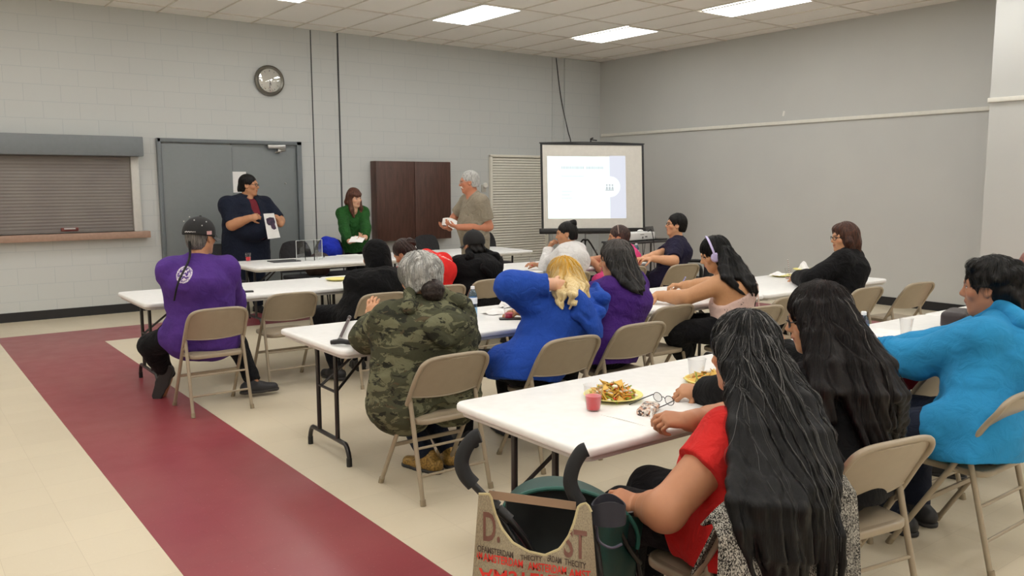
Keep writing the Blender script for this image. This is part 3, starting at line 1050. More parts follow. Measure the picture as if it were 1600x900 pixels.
class Person:
    def __init__(s, label, H, P, yaw=0, yaws=None, head=(0, 0, 0), s_=1.0, g=1.0, sw=.185, tone='a', res=.007, hair_col=(25, 20, 18), female=False,
                 ga=1.0, belly=0.0, hump=.02, hs=1.0, hw=.165, cw=.165, wwid=.157, standing=False, nk=.172, N=None):
        s.H = np.array(H, float); s.P = np.array(P, float)
        s.s = s_; s.g = g; s.ga = ga; s.res = res; s.tone = lin(TONE[tone] if isinstance(tone, str) else tone); s.hc = lin(hair_col); s.hs = hs
        s.RP = rotm(yaw); s.RS = rotm(yaw if yaws is None else yaws); s.RH = rotm(*head)
        s.yaw = yaw
        rt = s.RS[:, 0]; fw = s.RS[:, 1]
        s.N = s.H-s.RH[:, 2]*nk*hs-s.RH[:, 1]*.035*hs
        if N is not None: s.N = np.array(N, float)
        s.U = nrm(s.N-s.P)
        s.C7 = s.N
        s.sw = sw*s_
        dn = s.U*.055*s_
        s.S = {-1: s.N-dn-rt*s.sw, 1: s.N-dn+rt*s.sw}
        s.hip = {q: s.P+s.RP[:, 0]*q*.088*s_-V3(0, 0, .0) for q in (-1, 1)}
        s.hw, s.cw, s.ww = hw*g**.9*s_, cw*g**.7*s_, wwid*g**.9*s_
        s.hd, s.cd, s.wd = .112*g**.7*s_, .108*g**.8*s_, .105*g**.9*s_
        s.belly, s.hump, s.female = belly, hump, female
        s.standing = standing
        s.base = V3(s.P[0], s.P[1], 0)
        s.e = empty('person', s.base, 0, label, 'person')
        s.E = {}; s.Wr = {}; s.K = {}; s.A = {}; s.hands = {}; s.toe = {}
        s.sf = []
    # ---- posing
    def arm(s, q, wrist, pole, hand=None, l1=.285, l2=.25, elbow=None):
        """two-bone reach: q -1 left, 1 right"""
        S = s.S[q]; W = np.array(wrist, float)
        l1 *= s.s; l2 *= s.s
        d = W-S; L = np.linalg.norm(d)
        if L > (l1+l2)*.995:
            k = L/((l1+l2)*.995); l1 *= k; l2 *= k
        a = (l1*l1-l2*l2+L*L)/(2*L)
        h = math.sqrt(max(0, l1*l1-a*a))
        dn = d/L; pv = np.array(pole, float); pv = nrm(pv-dn*(pv@dn))
        s.E[q] = S+dn*a+pv*h if elbow is None else np.array(elbow, float); s.Wr[q] = W
        s.hands[q] = hand or dict()
        return s
    def leg(s, q, knee=None, ankle=None, toe=None):
        F, R = s.RP[:, 1], s.RP[:, 0]
        if knee is None: knee = s.hip[q]+F*.42*s.s+R*q*.05+V3(0, 0, -.02)
        knee = np.array(knee, float)
        if ankle is None: ankle = V3(knee[0], knee[1], .09)+F*.02
        ankle = np.array(ankle, float)
        s.K[q] = knee; s.A[q] = ankle; s.toe[q] = nrm(toe) if toe is not None else nrm(F+R*q*.2)
        return s
    # ---- shapes
    def torso(s, f, gr=0.0, k=.05, fat=0.0):
        N, P, U = s.N, s.P, s.U; R, F = s.RP[:, 0], s.RP[:, 1]; Rs = s.RS[:, 0]; Fs = s.RS[:, 1]
        W = P+(N-P)*.42+F*.01; C = P+(N-P)*.72-Fs*s.hump
        T = N-U*.075*s.s-Fs*s.hump*.6
        p0, p1 = P-U*.01, P+U*.09*s.s
        hd, wd, cd = s.hd+gr, s.wd+gr+fat*.3, s.cd+gr
        f.cap(p0, p1, hd, hd*.98, k=k, u=R, su=((s.hw+gr)/hd, (s.hw*.97+gr)/(hd*.98)))
        f.cap(p1, W, hd*.98, wd, k=k, u=R, su=((s.hw*.97+gr)/(hd*.98), (s.ww+gr)/wd))
        f.cap(W, C, wd, cd, k=k, u=(R+Rs), su=((s.ww+gr)/wd, (s.cw+gr)/cd))
        f.cap(C, T, cd, cd*.62, k=k, u=Rs, su=((s.cw+gr)/cd, (s.cw*.92+gr)/(cd*.62)))
        f.cap(s.S[-1], s.S[1], .05*s.s*s.ga**.5+gr, k=k)
        for q in (-1, 1):
            f.cap(N+U*.015, s.S[q]+U*.005, .047*s.s+gr, .046*s.s+gr, k=.04)
            f.cap(s.S[q]-U*.05, W+R*q*s.ww*.62, .05*s.s*s.ga**.5+gr, .06*s.s+gr, k=.05)
        if s.belly:
            f.ell(W+F*(s.wd*.45+s.belly*.5)-U*.05, (s.ww*.85+gr, s.wd*.8+s.belly+gr, .16*s.s+gr), s.RP, k=.08)
        if s.female:
            for q in (-1, 1):
                f.ell(C+Fs*(s.cd*.75+gr*.7)+Rs*q*.075*s.s-U*.035, V3(.07, .06, .075)*s.s*s.female, s.RS, k=.04)
        return f
    def armf(s, f, q, gr=0.0, upto=2.0, k=.03, startgr=None):
        """upto: 1 is the elbow, 2 the wrist"""
        S, E, W = s.S[q], s.E[q], s.Wr[q]; a = s.ga*s.s
        g0 = gr if startgr is None else startgr
        t = min(1, upto)
        e1 = S+(E-S)*t
        f.cap(S, e1, .055*a+g0, (.055+(.044-.055)*t)*a+gr, k=.035, cutb=upto < 1)
        if upto >= 1:
            t = upto-1
            w1 = E+(W-E)*t
            f.cap(E, w1, .044*a+gr, (.044+(.029-.044)*t)*a+gr, k=.02, cutb=(upto < 2.2 and gr > 0))
            if t > .5: f.cap(E+(W-E)*.08, E+(W-E)*.45, .042*a+gr, .037*a+gr, k=.03)
        return f
    def legf(s, f, q, gr=0.0, cut=False, gl=1.0):
        h, kn, an = s.hip[q], s.K[q], s.A[q]; a = s.s*s.g**.5*gl
        f.cap(h, kn, .086*a+gr, .060*a+gr, k=.05)
        f.cap(kn, an, .058*a+gr, .040*s.s+gr, k=.03, cutb=cut)
        b = kn+(an-kn)*.3
        f.cap(kn+(an-kn)*.12, kn+(an-kn)*.42, .055*a+gr, .052*a+gr, k=.03)
        return f
    def handf(s, f, q):
        h = s.hands[q]; W = s.Wr[q]
        d = nrm(h.get('d', W-s.E[q])); n = np.array(h.get('n', (0, 0, -1)), float); n = nrm(n-d*(n@d))
        t = np.cross(n, d)*q*h.get('flip', 1)      # towards the thumb
        t = nrm(t)
        sc = h.get('s', 1.0)*s.s; curl = h.get('curl', .45); th = h.get('thumb', .5)
        x = lambda a, b, c: W+(d*a+t*b+n*c)*sc
        f.cap(s.E[q]+(W-s.E[q])*.8, x(.012, 0, 0), .030*s.ga*s.s, .026*sc, k=.015)
        f.ell(x(.052, .001, .001), V3(.041, .052, .016)*sc, np.stack([t, d, n], 1), k=.015)
        f.cap(x(.018, .022, .008), x(.055, .030, .012), .015*sc, .012*sc, k=.015)
        for i, (b, L, r) in enumerate(((.031, .94, .0093), (.0105, 1.04, .0095), (-.010, .98, .009), (-.029, .78, .008))):
            K = x(.090-.006*abs(i-1), b, -.001)
            f.cap(x(.03, b*.6, 0), K, .0125*sc, .0112*sc, k=.012)
            c = curl[i] if isinstance(curl, (list, tuple)) else curl
            ang = c*.9; dd = nrm(d*math.cos(ang)+n*math.sin(ang)+t*b*1.5)
            p = K
            for j, l in enumerate((.043, .027, .022)):
                p2 = p+dd*l*L*sc
                f.cap(p, p2, r*sc*(1-.07*j), r*sc*(1-.07*(j+1)), k=.004)
                p = p2; ang += c*(1.25 if j == 0 else .8)
                dd = nrm(d*math.cos(ang)+n*math.sin(ang)+t*b*.8)
        p = x(.024, .026, .006); dd = nrm(d*.62+t*.72*(1-.5*th)+n*(.25+.5*th))
        for j, (l, r) in enumerate(((.042, .0125), (.033, .0108), (.027, .0095))):
            p2 = p+dd*l*sc
            f.cap(p, p2, r*sc, r*sc*.9, k=.008)
            p = p2; dd = nrm(dd+n*.25*th-t*.30*th+d*.15)
    def hl(s, x, y, z):
        return s.H+s.RH@(V3(x, y, z)*s.hs)
    def headf(s, f):
        h = s.hl; R = s.RH; c = s.hs
        E = lambda x, y, z, rx, ry, rz, k=.02, op='u', rot=None: f.ell(h(x, y, z), V3(rx, ry, rz)*c, R if rot is None else R@rot, k=k*c, op=op)
        C = lambda a, b, ra, rb=None, k=.012, op='u': f.cap(h(*a), h(*b), ra*c, (rb if rb else ra)*c, k=k*c, op=op)
        E(0, -.016, .036, .075, .094, .086)
        E(0, .022, .0, .066, .072, .088, k=.03)
        E(0, .028, -.055, .052, .058, .058, k=.03)
        C((-.048, .0, -.055), (-.018, .062, -.098), .020, .018, k=.03); C((.048, .0, -.055), (.018, .062, -.098), .020, .018, k=.03)
        C((-.012, .072, -.100), (.012, .072, -.100), .0165, k=.02)
        for q in (-1, 1):
            E(q*.044, .062, -.018, .022, .020, .020, k=.025)
            C((q*.012, .088, .030), (q*.046, .070, .030), .011, .010, k=.018)
            E(q*.031, .094, .010, .019, .014, .011, k=.012, op='s')
            E(q*.031, .078, .009, .0135, .0125, .0115, k=.003)
            C((q*.012, .083, -.0), (q*.030, .082, -.006), .006, .006, k=.012)
            E(q*.077, -.006, -.004, .011, .020, .033, k=.006, rot=np.array(Euler((.25, q*-.12, q*.35)).to_matrix()))
            E(q*.086, -.004, .0, .007, .011, .020, k=.006, op='s', rot=np.array(Euler((.25, 0, q*.35)).to_matrix()))
            C((q*.011, .098, -.027), (q*.012, .092, -.027), .0085, k=.008)
        C((0, .086, .020), (0, .110, -.020), .0085, .0125, k=.014)
        E(0, .074, -.060, .032, .022, .026, k=.02)
        C((-.020, .086, -.054), (.0, .095, -.053), .0065, .008, k=.008); C((.020, .086, -.054), (.0, .095, -.053), .0065, .008, k=.008)
        C((-.017, .085, -.066), (.017, .085, -.066), .0075, .0075, k=.006)
        C((-.024, .092, -.0605), (.024, .092, -.0605), .0035, k=.004, op='s')
        f.cap(s.N-s.U*.02, h(0, -.022, -.05), .060*s.s*s.ga**.4, .054*c, k=.03)
        f.cap(h(0, .012, -.085), s.N+s.RS[:, 1]*.045-s.U*.02, .042*c, .05, k=.03)
    def colours(s, v, lips=(168, 84, 76), brow=True, beard=None):
        n = len(v)
        col = np.tile(np.array(s.tone), (n, 1))
        L = ((v-s.H)@s.RH)/s.hs
        x, y, z = L[:, 0], L[:, 1], L[:, 2]
        front = (y > .05)
        m = front & (np.abs(x) < .024) & (z < -.049) & (z > -.073) & (y > .078); col[m] = .5*col[m]+.5*np.array(lin(lips))
        if brow:
            m = front & (np.abs(np.abs(x)-.030) < .019) & (np.abs(z-.030-.05*(np.abs(x)-.03)) < .0048); col[m] = .3*col[m]+.7*np.array(s.hc)
        ex = np.abs(x)-.031
        m = front & (y > .07) & ((ex/.0135)**2+((z-.009)/.0050)**2 < 1); col[m] = lin((196, 186, 178))
        m = front & (y > .07) & ((ex/.0066)**2+((z-.009)/.0066)**2 < 1); col[m] = lin((32, 20, 16))
        m = front & (y > .07) & (np.abs(ex) < .016) & (np.abs(z-.0165+ex*ex*22) < .0024); col[m] = lin((40, 26, 22))
        m = (np.hypot(x, y-.03) < .09) & (z < -.01) & (z > -.03) & (np.abs(x) > .03) & front; col[m, :3] *= np.array([1.05, .93, .90])
        if beard is not None:
            m = beard(x, y, z); col[m] = .45*col[m]+.55*np.array(s.hc)
        return col
    def out(s, p, d, margin):
        """slides a point along d until it clears the clothes and body by margin"""
        p = np.array(p, float); d = nrm(d)
        for _ in range(60):
            q = min(float(f.ev(p.astype(f32)[None])[0]) for f in s.sf)
            if q >= margin: break
            p = p+d*max(.004, (margin-q)*.6)
        return p
    def body(s, hands=(-1, 1), feet=True, beard=None, lips=(168, 84, 76), brow=True, shrink=.004):
        f = Field()
        s.torso(f, -shrink, k=.05)
        for q in (-1, 1):
            if q in s.E:
                s.armf(f, q, 0.0)
                if q in hands: s.handf(f, q)
            if q in s.K: s.legf(f, q, -shrink)
            if q in s.A:
                f.cap(s.A[q]+V3(0, 0, -.03), s.A[q]+s.toe[q]*.13*s.s+V3(0, 0, -.055), .035*s.s, .025*s.s, k=.02)
        s.headf(f)
        s.sf.append(f)
        o = f.mesh_obj('body', s.res, SKIN, s.e, s.base, cols=lambda v: s.colours(v, lips=lips, brow=brow, beard=beard))
        s.bodyo = o
        return s
    def shirt(s, m, name='shirt', gr=.014, sleeve=1.95, hem=.06, wr=.006, wfreq=26, neck=.060, hood=False, extra=None, sgr=None, seed=3, bunch=(), neckdrop=.0, hemcap=True, fold=.004):
        f = Field()
        s.torso(f, gr, k=.055)
        if hemcap:
            f.cap(s.P-s.U*hem, s.P+s.U*.05, s.hd+gr+.004, s.hd+gr+.002, k=.04, u=s.RP[:, 0], su=(s.hw+gr)/(s.hd+gr))
        if s.standing: f.half(s.P-s.U*hem, -s.U)
        else:
            for q in (-1, 1): f.cap(s.P+s.RP[:, 0]*q*s.hw*.45, s.hip[q]+(s.K[q]-s.hip[q])*.30, s.hd*.98+gr*.8, s.hd*.86+gr*.6, k=.05)
            f.half(s.P-V3(0, 0, hem), nrm(-s.U*.3-V3(0, 0, .8)-s.RP[:, 1]*.12))
        for q in (-1, 1):
            if q in s.E and sleeve > 0: s.armf(f, q, sgr if sgr is not None else gr*.9, upto=sleeve)
        n0 = s.N+s.U*.015+s.RS[:, 1]*.015
        if neck: f.cap(n0-s.U*.01-neckdrop*s.U+s.RS[:, 1]*neckdrop*.8, s.H, neck*s.s, neck*s.s*1.25, op='s', k=.01)
        if hood:
            B, R, U = -s.RS[:, 1], s.RS[:, 0], s.U
            def away(pt, dr):
                q0 = np.array(pt); k = 0
                while k < 60 and float(f.ev(q0.astype(f32)[None])[0]) < 0: q0 = q0+dr*.006; k += 1
                return q0
            n_ = s.N
            b0 = away(n_-U*.005, B); b1 = away(n_-U*.075, B); b2 = away(n_-U*.13, B)
            hf = Field()
            for q in (-1, 1):
                s0 = away(n_+R*q*.060+B*.02, nrm(R*q*.5+U*.9)); s1 = away(n_+R*q*.100+B*.05-U*.035, nrm(R*q*.55+U*.5+B*.6))
                fr = away(n_-B*.05+R*q*.05-U*.03, nrm(U*.7-B*.7))
                hf.path([fr, s0+U*.010, s1+U*.004, b0+B*.012+U*.012], [.020, .031, .041, .038], k=.02)
                hf.cap(b0+B*.012-U*.01, b1+R*q*.100+B*.004, .038, .034, k=.03)
            hf.ell((b1+b2)/2+B*.010+U*.01, (.120, .036, .088), np.stack([R, nrm(b1-b2)*0+nrm(B+U*.25), nrm(U-B*.25)], 1), k=.03)
            hf.cap(n_+B*.01+U*.05, n_+B*.01+U*.16, .060*s.s, .085*s.s, op='s', k=.015)
            t0 = b1+B*.052
            hf.cap(t0+R*.115+U*.03, t0-U*.045, .010, .013, op='s', k=.02)
            hf.cap(t0-R*.115+U*.03, t0-U*.045, .010, .013, op='s', k=.02)
            hf.disp(waves(seed+70, 30, .007)); hw_ = waves(seed+71, 60, .007); hf.disp(lambda P: np.minimum(0, hw_(P)))
            s.sf.append(hf)
        if extra: extra(f)
        wv = waves(seed, wfreq, wr)
        wf = waves(seed+50, 55, fold, sq=(1, 1, 2.5))
        f.disp(wv)
        if fold: f.disp(lambda P: np.minimum(0, wf(P))*1.2)
        for (q, lo, hi, amp, fr) in bunch:
            E, W = s.E[q], s.Wr[q]; ax = nrm(W-E); L = np.linalg.norm(W-E)
            wob = waves(seed+9, 30, 1.0)
            def fn(P, E=E, ax=ax, L=L, lo=lo, hi=hi, amp=amp, fr=fr, wob=wob):
                t = ((P-E.astype(f32))@ax.astype(f32))/L
                rad = np.linalg.norm((P-E.astype(f32))-(t*L)[..., None]*ax.astype(f32), axis=-1)
                w = np.clip((t-lo)/.12, 0, 1)*np.clip((hi-t)/.12, 0, 1)*(rad < .11)
                return -amp*w*np.abs(np.sin(t*fr+1.6*wob(P)))
            f.disp(fn)
        s.sf.append(f)
        o = f.mesh_obj(name, max(s.res, .006), m, s.e, s.base)
        if hood: hf.mesh_obj('hood', max(s.res, .006), m, o, s.base)
        return o
    def pants(s, m, gr=.011, name='trousers', seed=11, gl=1.0, cuff=.03):
        f = Field()
        p1 = s.P+s.U*.10
        f.cap(s.P, p1, s.hd+gr*.6, s.hd+gr*.5, k=.04, u=s.RP[:, 0], su=(s.hw+gr*.5)/(s.hd+gr*.5))
        for q in (-1, 1):
            if q in s.K: s.legf(f, q, gr, cut=True, gl=gl)
        f.disp(waves(seed, 30, .005)); wf = waves(seed+5, 60, .006)
        f.disp(lambda P: np.minimum(0, wf(P)))
        return f.mesh_obj(name, max(s.res, .008), m, s.e, s.base)
    def shoes(s, m=None, sole=None, which=(-1, 1), size=1.0):
        for q in which:
            A = s.A[q]; t = s.toe[q]; up = V3(0, 0, 1)
            if abs(t[2]) > .3:
                r = nrm(np.cross(t, V3(s.RP[0, 0], s.RP[1, 0], 0))); up = r if r[2] > 0 else -r
            z = A-up*(.09-.0)
            L = .255*s.s*size
            h = z-t*.065*size
            f = Field()
            w = np.cross(t, up)
            f.cap(h+up*.042, h+t*L*.42+up*.042, .040*size, .045*size, k=.02)
            f.cap(h+t*L*.42+up*.036, h+t*L*.84+up*.028, .044*size, .036*size, k=.03)
            f.cap(h+up*.05+t*.02, A+up*.015, .042*size, .045*size, k=.03, cutb=True)
            f.half(h+up*.012, -up)
            o = f.mesh_obj('shoe', .006, m or SHOE, s.e, s.base)
            f = Field()
            f.cap(h+up*.012, h+t*L*.42+up*.012, .044*size, .048*size, k=.01); f.cap(h+t*L*.42+up*.012, h+t*L*.85+up*.012, .048*size, .040*size, k=.02)
            f.half(h, -up); f.half(h+up*.022, up)
            f.mesh_obj('sole', .006, sole or SOLE, o, s.base)
    # ---- hair
    def locks(s, f, rows, n, r=.026, seed=2, margin=.016, tip=.35):
        """long locks that fall from the head over whatever is behind them; rows: (height in the photo, left, right, depth line y)"""
        rr = np.random.default_rng(seed)
        for i in range(n):
            u = (i+.5)/n; pts = []; rs = []
            last = len(rows)-1-int(rr.random()**1.6*4)
            wob = rr.uniform(-1, 1)
            for j, (py, xl, xr, yy) in enumerate(rows[:last+1]):
                px = xl+(xr-xl)*(u+.25*wob*(j/len(rows)-.3)/n)
                q = s.out(at(px, py, y=yy), CAMD, margin+.006*math.sin(i*2.4))
                pts.append(q); rs.append(r*(1-.80*(j/(len(rows)-1))**2.0)*(.85+.3*rr.random()))
            for _ in range(14):
                for j in range(1, len(pts)-1):      # hair falls straight: ease hollows outwards
                    m = (pts[j-1]+pts[j+1])/2
                    k = (m-pts[j])@CAMD
                    if k > 0: pts[j] = pts[j]+CAMD*k*.7
            for j in range(len(pts)-1):
                f.cap(pts[j], pts[j+1], rs[j], rs[j+1], k=.003+.016*(1-j/len(rows)))
    def hair(s, m, h=.014, front=.062, low=-.065, extra=None, name='hair', amp=.004, freq=34, res=None, earcut=True, facecut=True, seed=5, sideburn=False, top=1.0, strands=0, strand_col=None, wavy=.5):
        f = Field()
        H = s.hl; c = s.hs
        f.ell(H(0, -.018, .034+.006*top), V3(.075+h, .094+h, .084+h*1.25*top)*c, s.RH, k=.01)
        f.ell(H(0, -.050, -.02), V3(.066+h*.8, .058+h, .085)*c, s.RH, k=.03)
        if extra: extra(f, H, c)
        if facecut:
            f.ell(H(0, .105, front-.112), V3(.068, .075, .118)*c, s.RH, k=.012*c, op='s')
            f.ell(H(0, .125, front-.09), V3(.062, .075, .105)*c, s.RH, k=.01*c, op='s')
        if earcut:
            for q in (-1, 1): f.ell(H(q*.083, .010, -.028), V3(.030, .030, .048)*c, s.RH, k=.008*c, op='s')
        if low is not None: f.half(H(0, 0, low), -s.RH[:, 2])
        r = np.random.default_rng(seed)
        fr = [(freq*r.uniform(.6, 1.8), r.uniform(0, 6.28), r.uniform(.4, 1)) for _ in range(5)]
        Hc = s.H.astype(f32); Rt = s.RH.astype(f32)
        def fn(P):
            L = (P-Hc)@Rt
            a = np.arctan2(L[..., 0], -(L[..., 1]-.01)+.02*0)*.11
            wz = np.sin(L[..., 2]*21+1)*.012*wavy+np.sin(L[..., 2]*47+L[..., 0]*30)*.005*wavy
            u = np.where(L[..., 2] > .02, a, a*.4+L[..., 0]*.6)
            o = 0
            for q, ph, w in fr: o = o+w*np.sin((u+wz)*q*6+ph)
            return o*amp/3
        f.disp(fn)
        o = f.mesh_obj(name, res or max(.005, s.res*.8), m, s.e, s.base)
        s.hairf = f
        if strands: s.strands(f, o, strands, strand_col)
        return o
    def strands(s, f, parent, n, cfun, seed=4, top=None, length=None, rad=.0011, name='loose_strands', step=.02, frz=.012):
        """hair strands that run down over the hair's own surface"""
        r = np.random.default_rng(seed)
        hb = s.hs
        az = r.uniform(-PI, PI, n); el = np.arccos(r.uniform(.05, 1, n))
        if top: az, el = top(r, n)
        L = np.stack([np.sin(az)*np.sin(el)*.11, -np.cos(az)*np.sin(el)*.12-.01, np.cos(el)*.13+.03], 1)*hb
        P = (s.H+L@s.RH.T)
        def d_(Q): return f.ev(Q.astype(f32)).astype(float)
        def grad(Q):
            e = .004
            return np.stack([(d_(Q+np.eye(3)[i]*e)-d_(Q-np.eye(3)[i]*e))/(2*e) for i in range(3)], 1)
        for _ in range(3):
            g = grad(P); P = P-g*d_(P)[:, None]/(np.einsum('ij,ij->i', g, g)[:, None]+1e-6)
        ln = (length or .6)*r.uniform(.45, 1.05, n)
        K = int(max(ln)/step)
        lift = r.uniform(0, .006, n)
        pts = []
        side = r.normal(size=(n, 3))*.15
        alive = np.ones(n, bool); out = [P.copy()]; live = [alive.copy()]
        crown = s.hl(0, -.03, .10)
        for kk in range(K):
            g = grad(P); g /= np.linalg.norm(g, axis=1)[:, None]+1e-9
            rad_ = P-crown; rad_[:, 2] = 0
            w = np.clip((P[:, 2]-s.hl(0, 0, .05)[2])/.05, 0, 1)[:, None]
            v = np.array([0, 0, -1.0])+w*rad_*12+side*(.4+.6*np.sin(kk*.35+az*3)[:, None])
            v = v-g*np.einsum('ij,ij->i', v, g)[:, None]
            v /= np.linalg.norm(v, axis=1)[:, None]+1e-9
            P2 = P+v*step
            P2 = P2-g*(d_(P2)-lift)[:, None]*.9
            alive = alive & (kk*step < ln) & (np.abs(d_(P2)) < .03)
            P = np.where(alive[:, None], P2, P)
            out.append(P.copy()); live.append(alive.copy())
        out = np.array(out); live = np.array(live)
        vs, qs, cs = [], [], []
        base = 0
        for i in range(n):
            m = int(live[:, i].sum())
            if m < 4: continue
            p = out[:m, i]+np.array(s.base)*0
            t = np.gradient(p, axis=0); t /= np.linalg.norm(t, axis=1)[:, None]+1e-9
            a = np.cross(t, V3(.3, .5, .2)); a /= np.linalg.norm(a, axis=1)[:, None]+1e-9
            b = np.cross(t, a)
            rr = rad*np.linspace(1, .3, m)[:, None]*r.uniform(.6, 1.3)
            ring = np.stack([p+a*rr, p-a*rr*.5+b*rr*.87, p-a*rr*.5-b*rr*.87], 1).reshape(-1, 3)
            vs.append(ring)
            j = np.arange(m-1)*3
            for k in range(3):
                qs.append(np.stack([j+k, j+(k+1) % 3, j+3+(k+1) % 3, j+3+k], 1)+base)
            c = np.array(cfun(r, p[0]))
            cs.append(np.tile(c, (m*3, 1)))
            base += m*3
        if not vs: return
        np_mesh(name, np.concatenate(vs)-s.base, np.concatenate(qs), STRAND, parent, np.concatenate(cs))['kind'] = 'stuff'
    def tubes(s, name, m, segs, parent=None, r=.003, smooth=4, sides=8):
        b = MB()
        for pts in segs:
            b.tube([Vector(s.hl(*p)-s.base) for p in pts], r*s.hs, sides, smooth=smooth)
        return b.build(name, m, parent or s.e)
    def glasses(s, m=FRAMEB, r=.0022):
        seg = []
        for q in (-1, 1):
            ring = [(q*(.033+.024*math.cos(a)), .106-.008*abs(math.cos(a))*(1 if math.cos(a) > 0 else .2), .006+.017*math.sin(a)) for a in [k*PI/6 for k in range(13)]]
            seg.append(ring)
            seg.append([(q*.056, .098, .010), (q*.078, .05, .014), (q*.082, -.01, .012), (q*.079, -.035, -.006)])
        seg.append([(-.010, .108, .010), (0, .112, .012), (.010, .108, .010)])
        o = s.tubes('eyeglasses', m, seg, r=r)
        return o
BLK = cloth('black_cotton', (9, 9, 11), wr=.3)
BLKP = cloth('black_trousers_cloth', (16, 16, 19), wr=.3)
NAVYJ = cloth('dark_denim', (28, 34, 50), wr=.3)
HBLACK = hair_mat('black_hair', (7, 6, 6), (28, 24, 23))
def camo_mat():
    M = NT('camouflage_fleece')
    v = M.scaled(M.obj(), (1, 1, 1.9))
    n1 = M.noise(8.5, 5, vec=v, rough=.62, dist=.7)
    n2 = M.noise(11, 5, vec=M.scaled(M.obj(), (1.1, .9, 2.2)), rough=.62, dist=.5)
    n3 = M.noise(13, 5, vec=M.scaled(M.obj(), (.9, 1.2, 1.7)), rough=.6, dist=.9)
    st = lambda x, t: M.ramp(x, t-.008, t+.008)
    c = M.mix(st(n1, .53), lin((74, 75, 58)), lin((110, 110, 86)))
    c = M.mix(st(n2, .57), c, lin((48, 49, 41)))
    c = M.mix(st(n3, .64), c, lin((84, 74, 56)))
    M.put(M.b.inputs['Base Color'], c)
    M.b.inputs['Roughness'].default_value = .9; M.b.inputs['Specular IOR Level'].default_value = .15
    M.bump(M.math('ADD', M.math('MULTIPLY', M.noise(13, 3, dist=1), 2), M.math('MULTIPLY', M.noise(700, 1), .12)), .3, .02)
    return M.m
def seated(label, H, seat, **k):
    """seat: floor position of the hips"""
    return Person(label, H, (seat[0], seat[1], .565+k.pop('pz', 0)), **k)
def v(*a): return V3(*a)
def grey(lo, hi, tint=(0, 0, -4)): return lambda r, q: lin((lambda g: (max(0, g+tint[0]), max(0, g+tint[1]), max(0, g+tint[2])))(r.uniform(lo, hi)))

def cap_hat(p, crown_m, brim_m, h=.020, back=False, tilt=0, marks=None, low=.02):
    f = Field(); c = p.hs; R = p.RH@np.array(Euler((math.radians(tilt), 0, 0)).to_matrix())
    f.ell(p.hl(0, -.016, .040), V3(.075+h, .096+h, .084+h)*c, R)
    f.ell(p.hl(0, -.05, .02), V3(.070+h, .062+h, .075+h)*c, R, k=.02)
    f.half(p.hl(0, -.016, low), -R[:, 2])
    f.disp(waves(8, 40, .002))
    o = f.mesh_obj('cap', .005, crown_m, p.e, p.base)
    if back is None: return o
    s = -1 if back else 1
    b = MB()
    def q(u, w):
        a = (u-.5)*2*1.15
        x = math.sin(a)*(.083+.012*w); y0 = math.cos(a)*.100
        y = y0+w*(.085*(1-.55*(abs(u-.5)*2)**2.2))
        z = low+.012-.022*w-.012*(abs(u-.5)*2)**2*(1+w)
        return Vector(p.H+R@(V3(x, s*y-.012, z)*c)-p.base)
    b.grid(q, 17, 7, thick=.004)
    b.build('brim', brim_m, o)
    bt = MB(); bt.ball(Vector(p.H+R@(V3(0, -.016, .040+.084+h)*c)-p.base), .010*c, 8, sc=(1, 1, .6)); bt.build('button', crown_m, o)
    return o

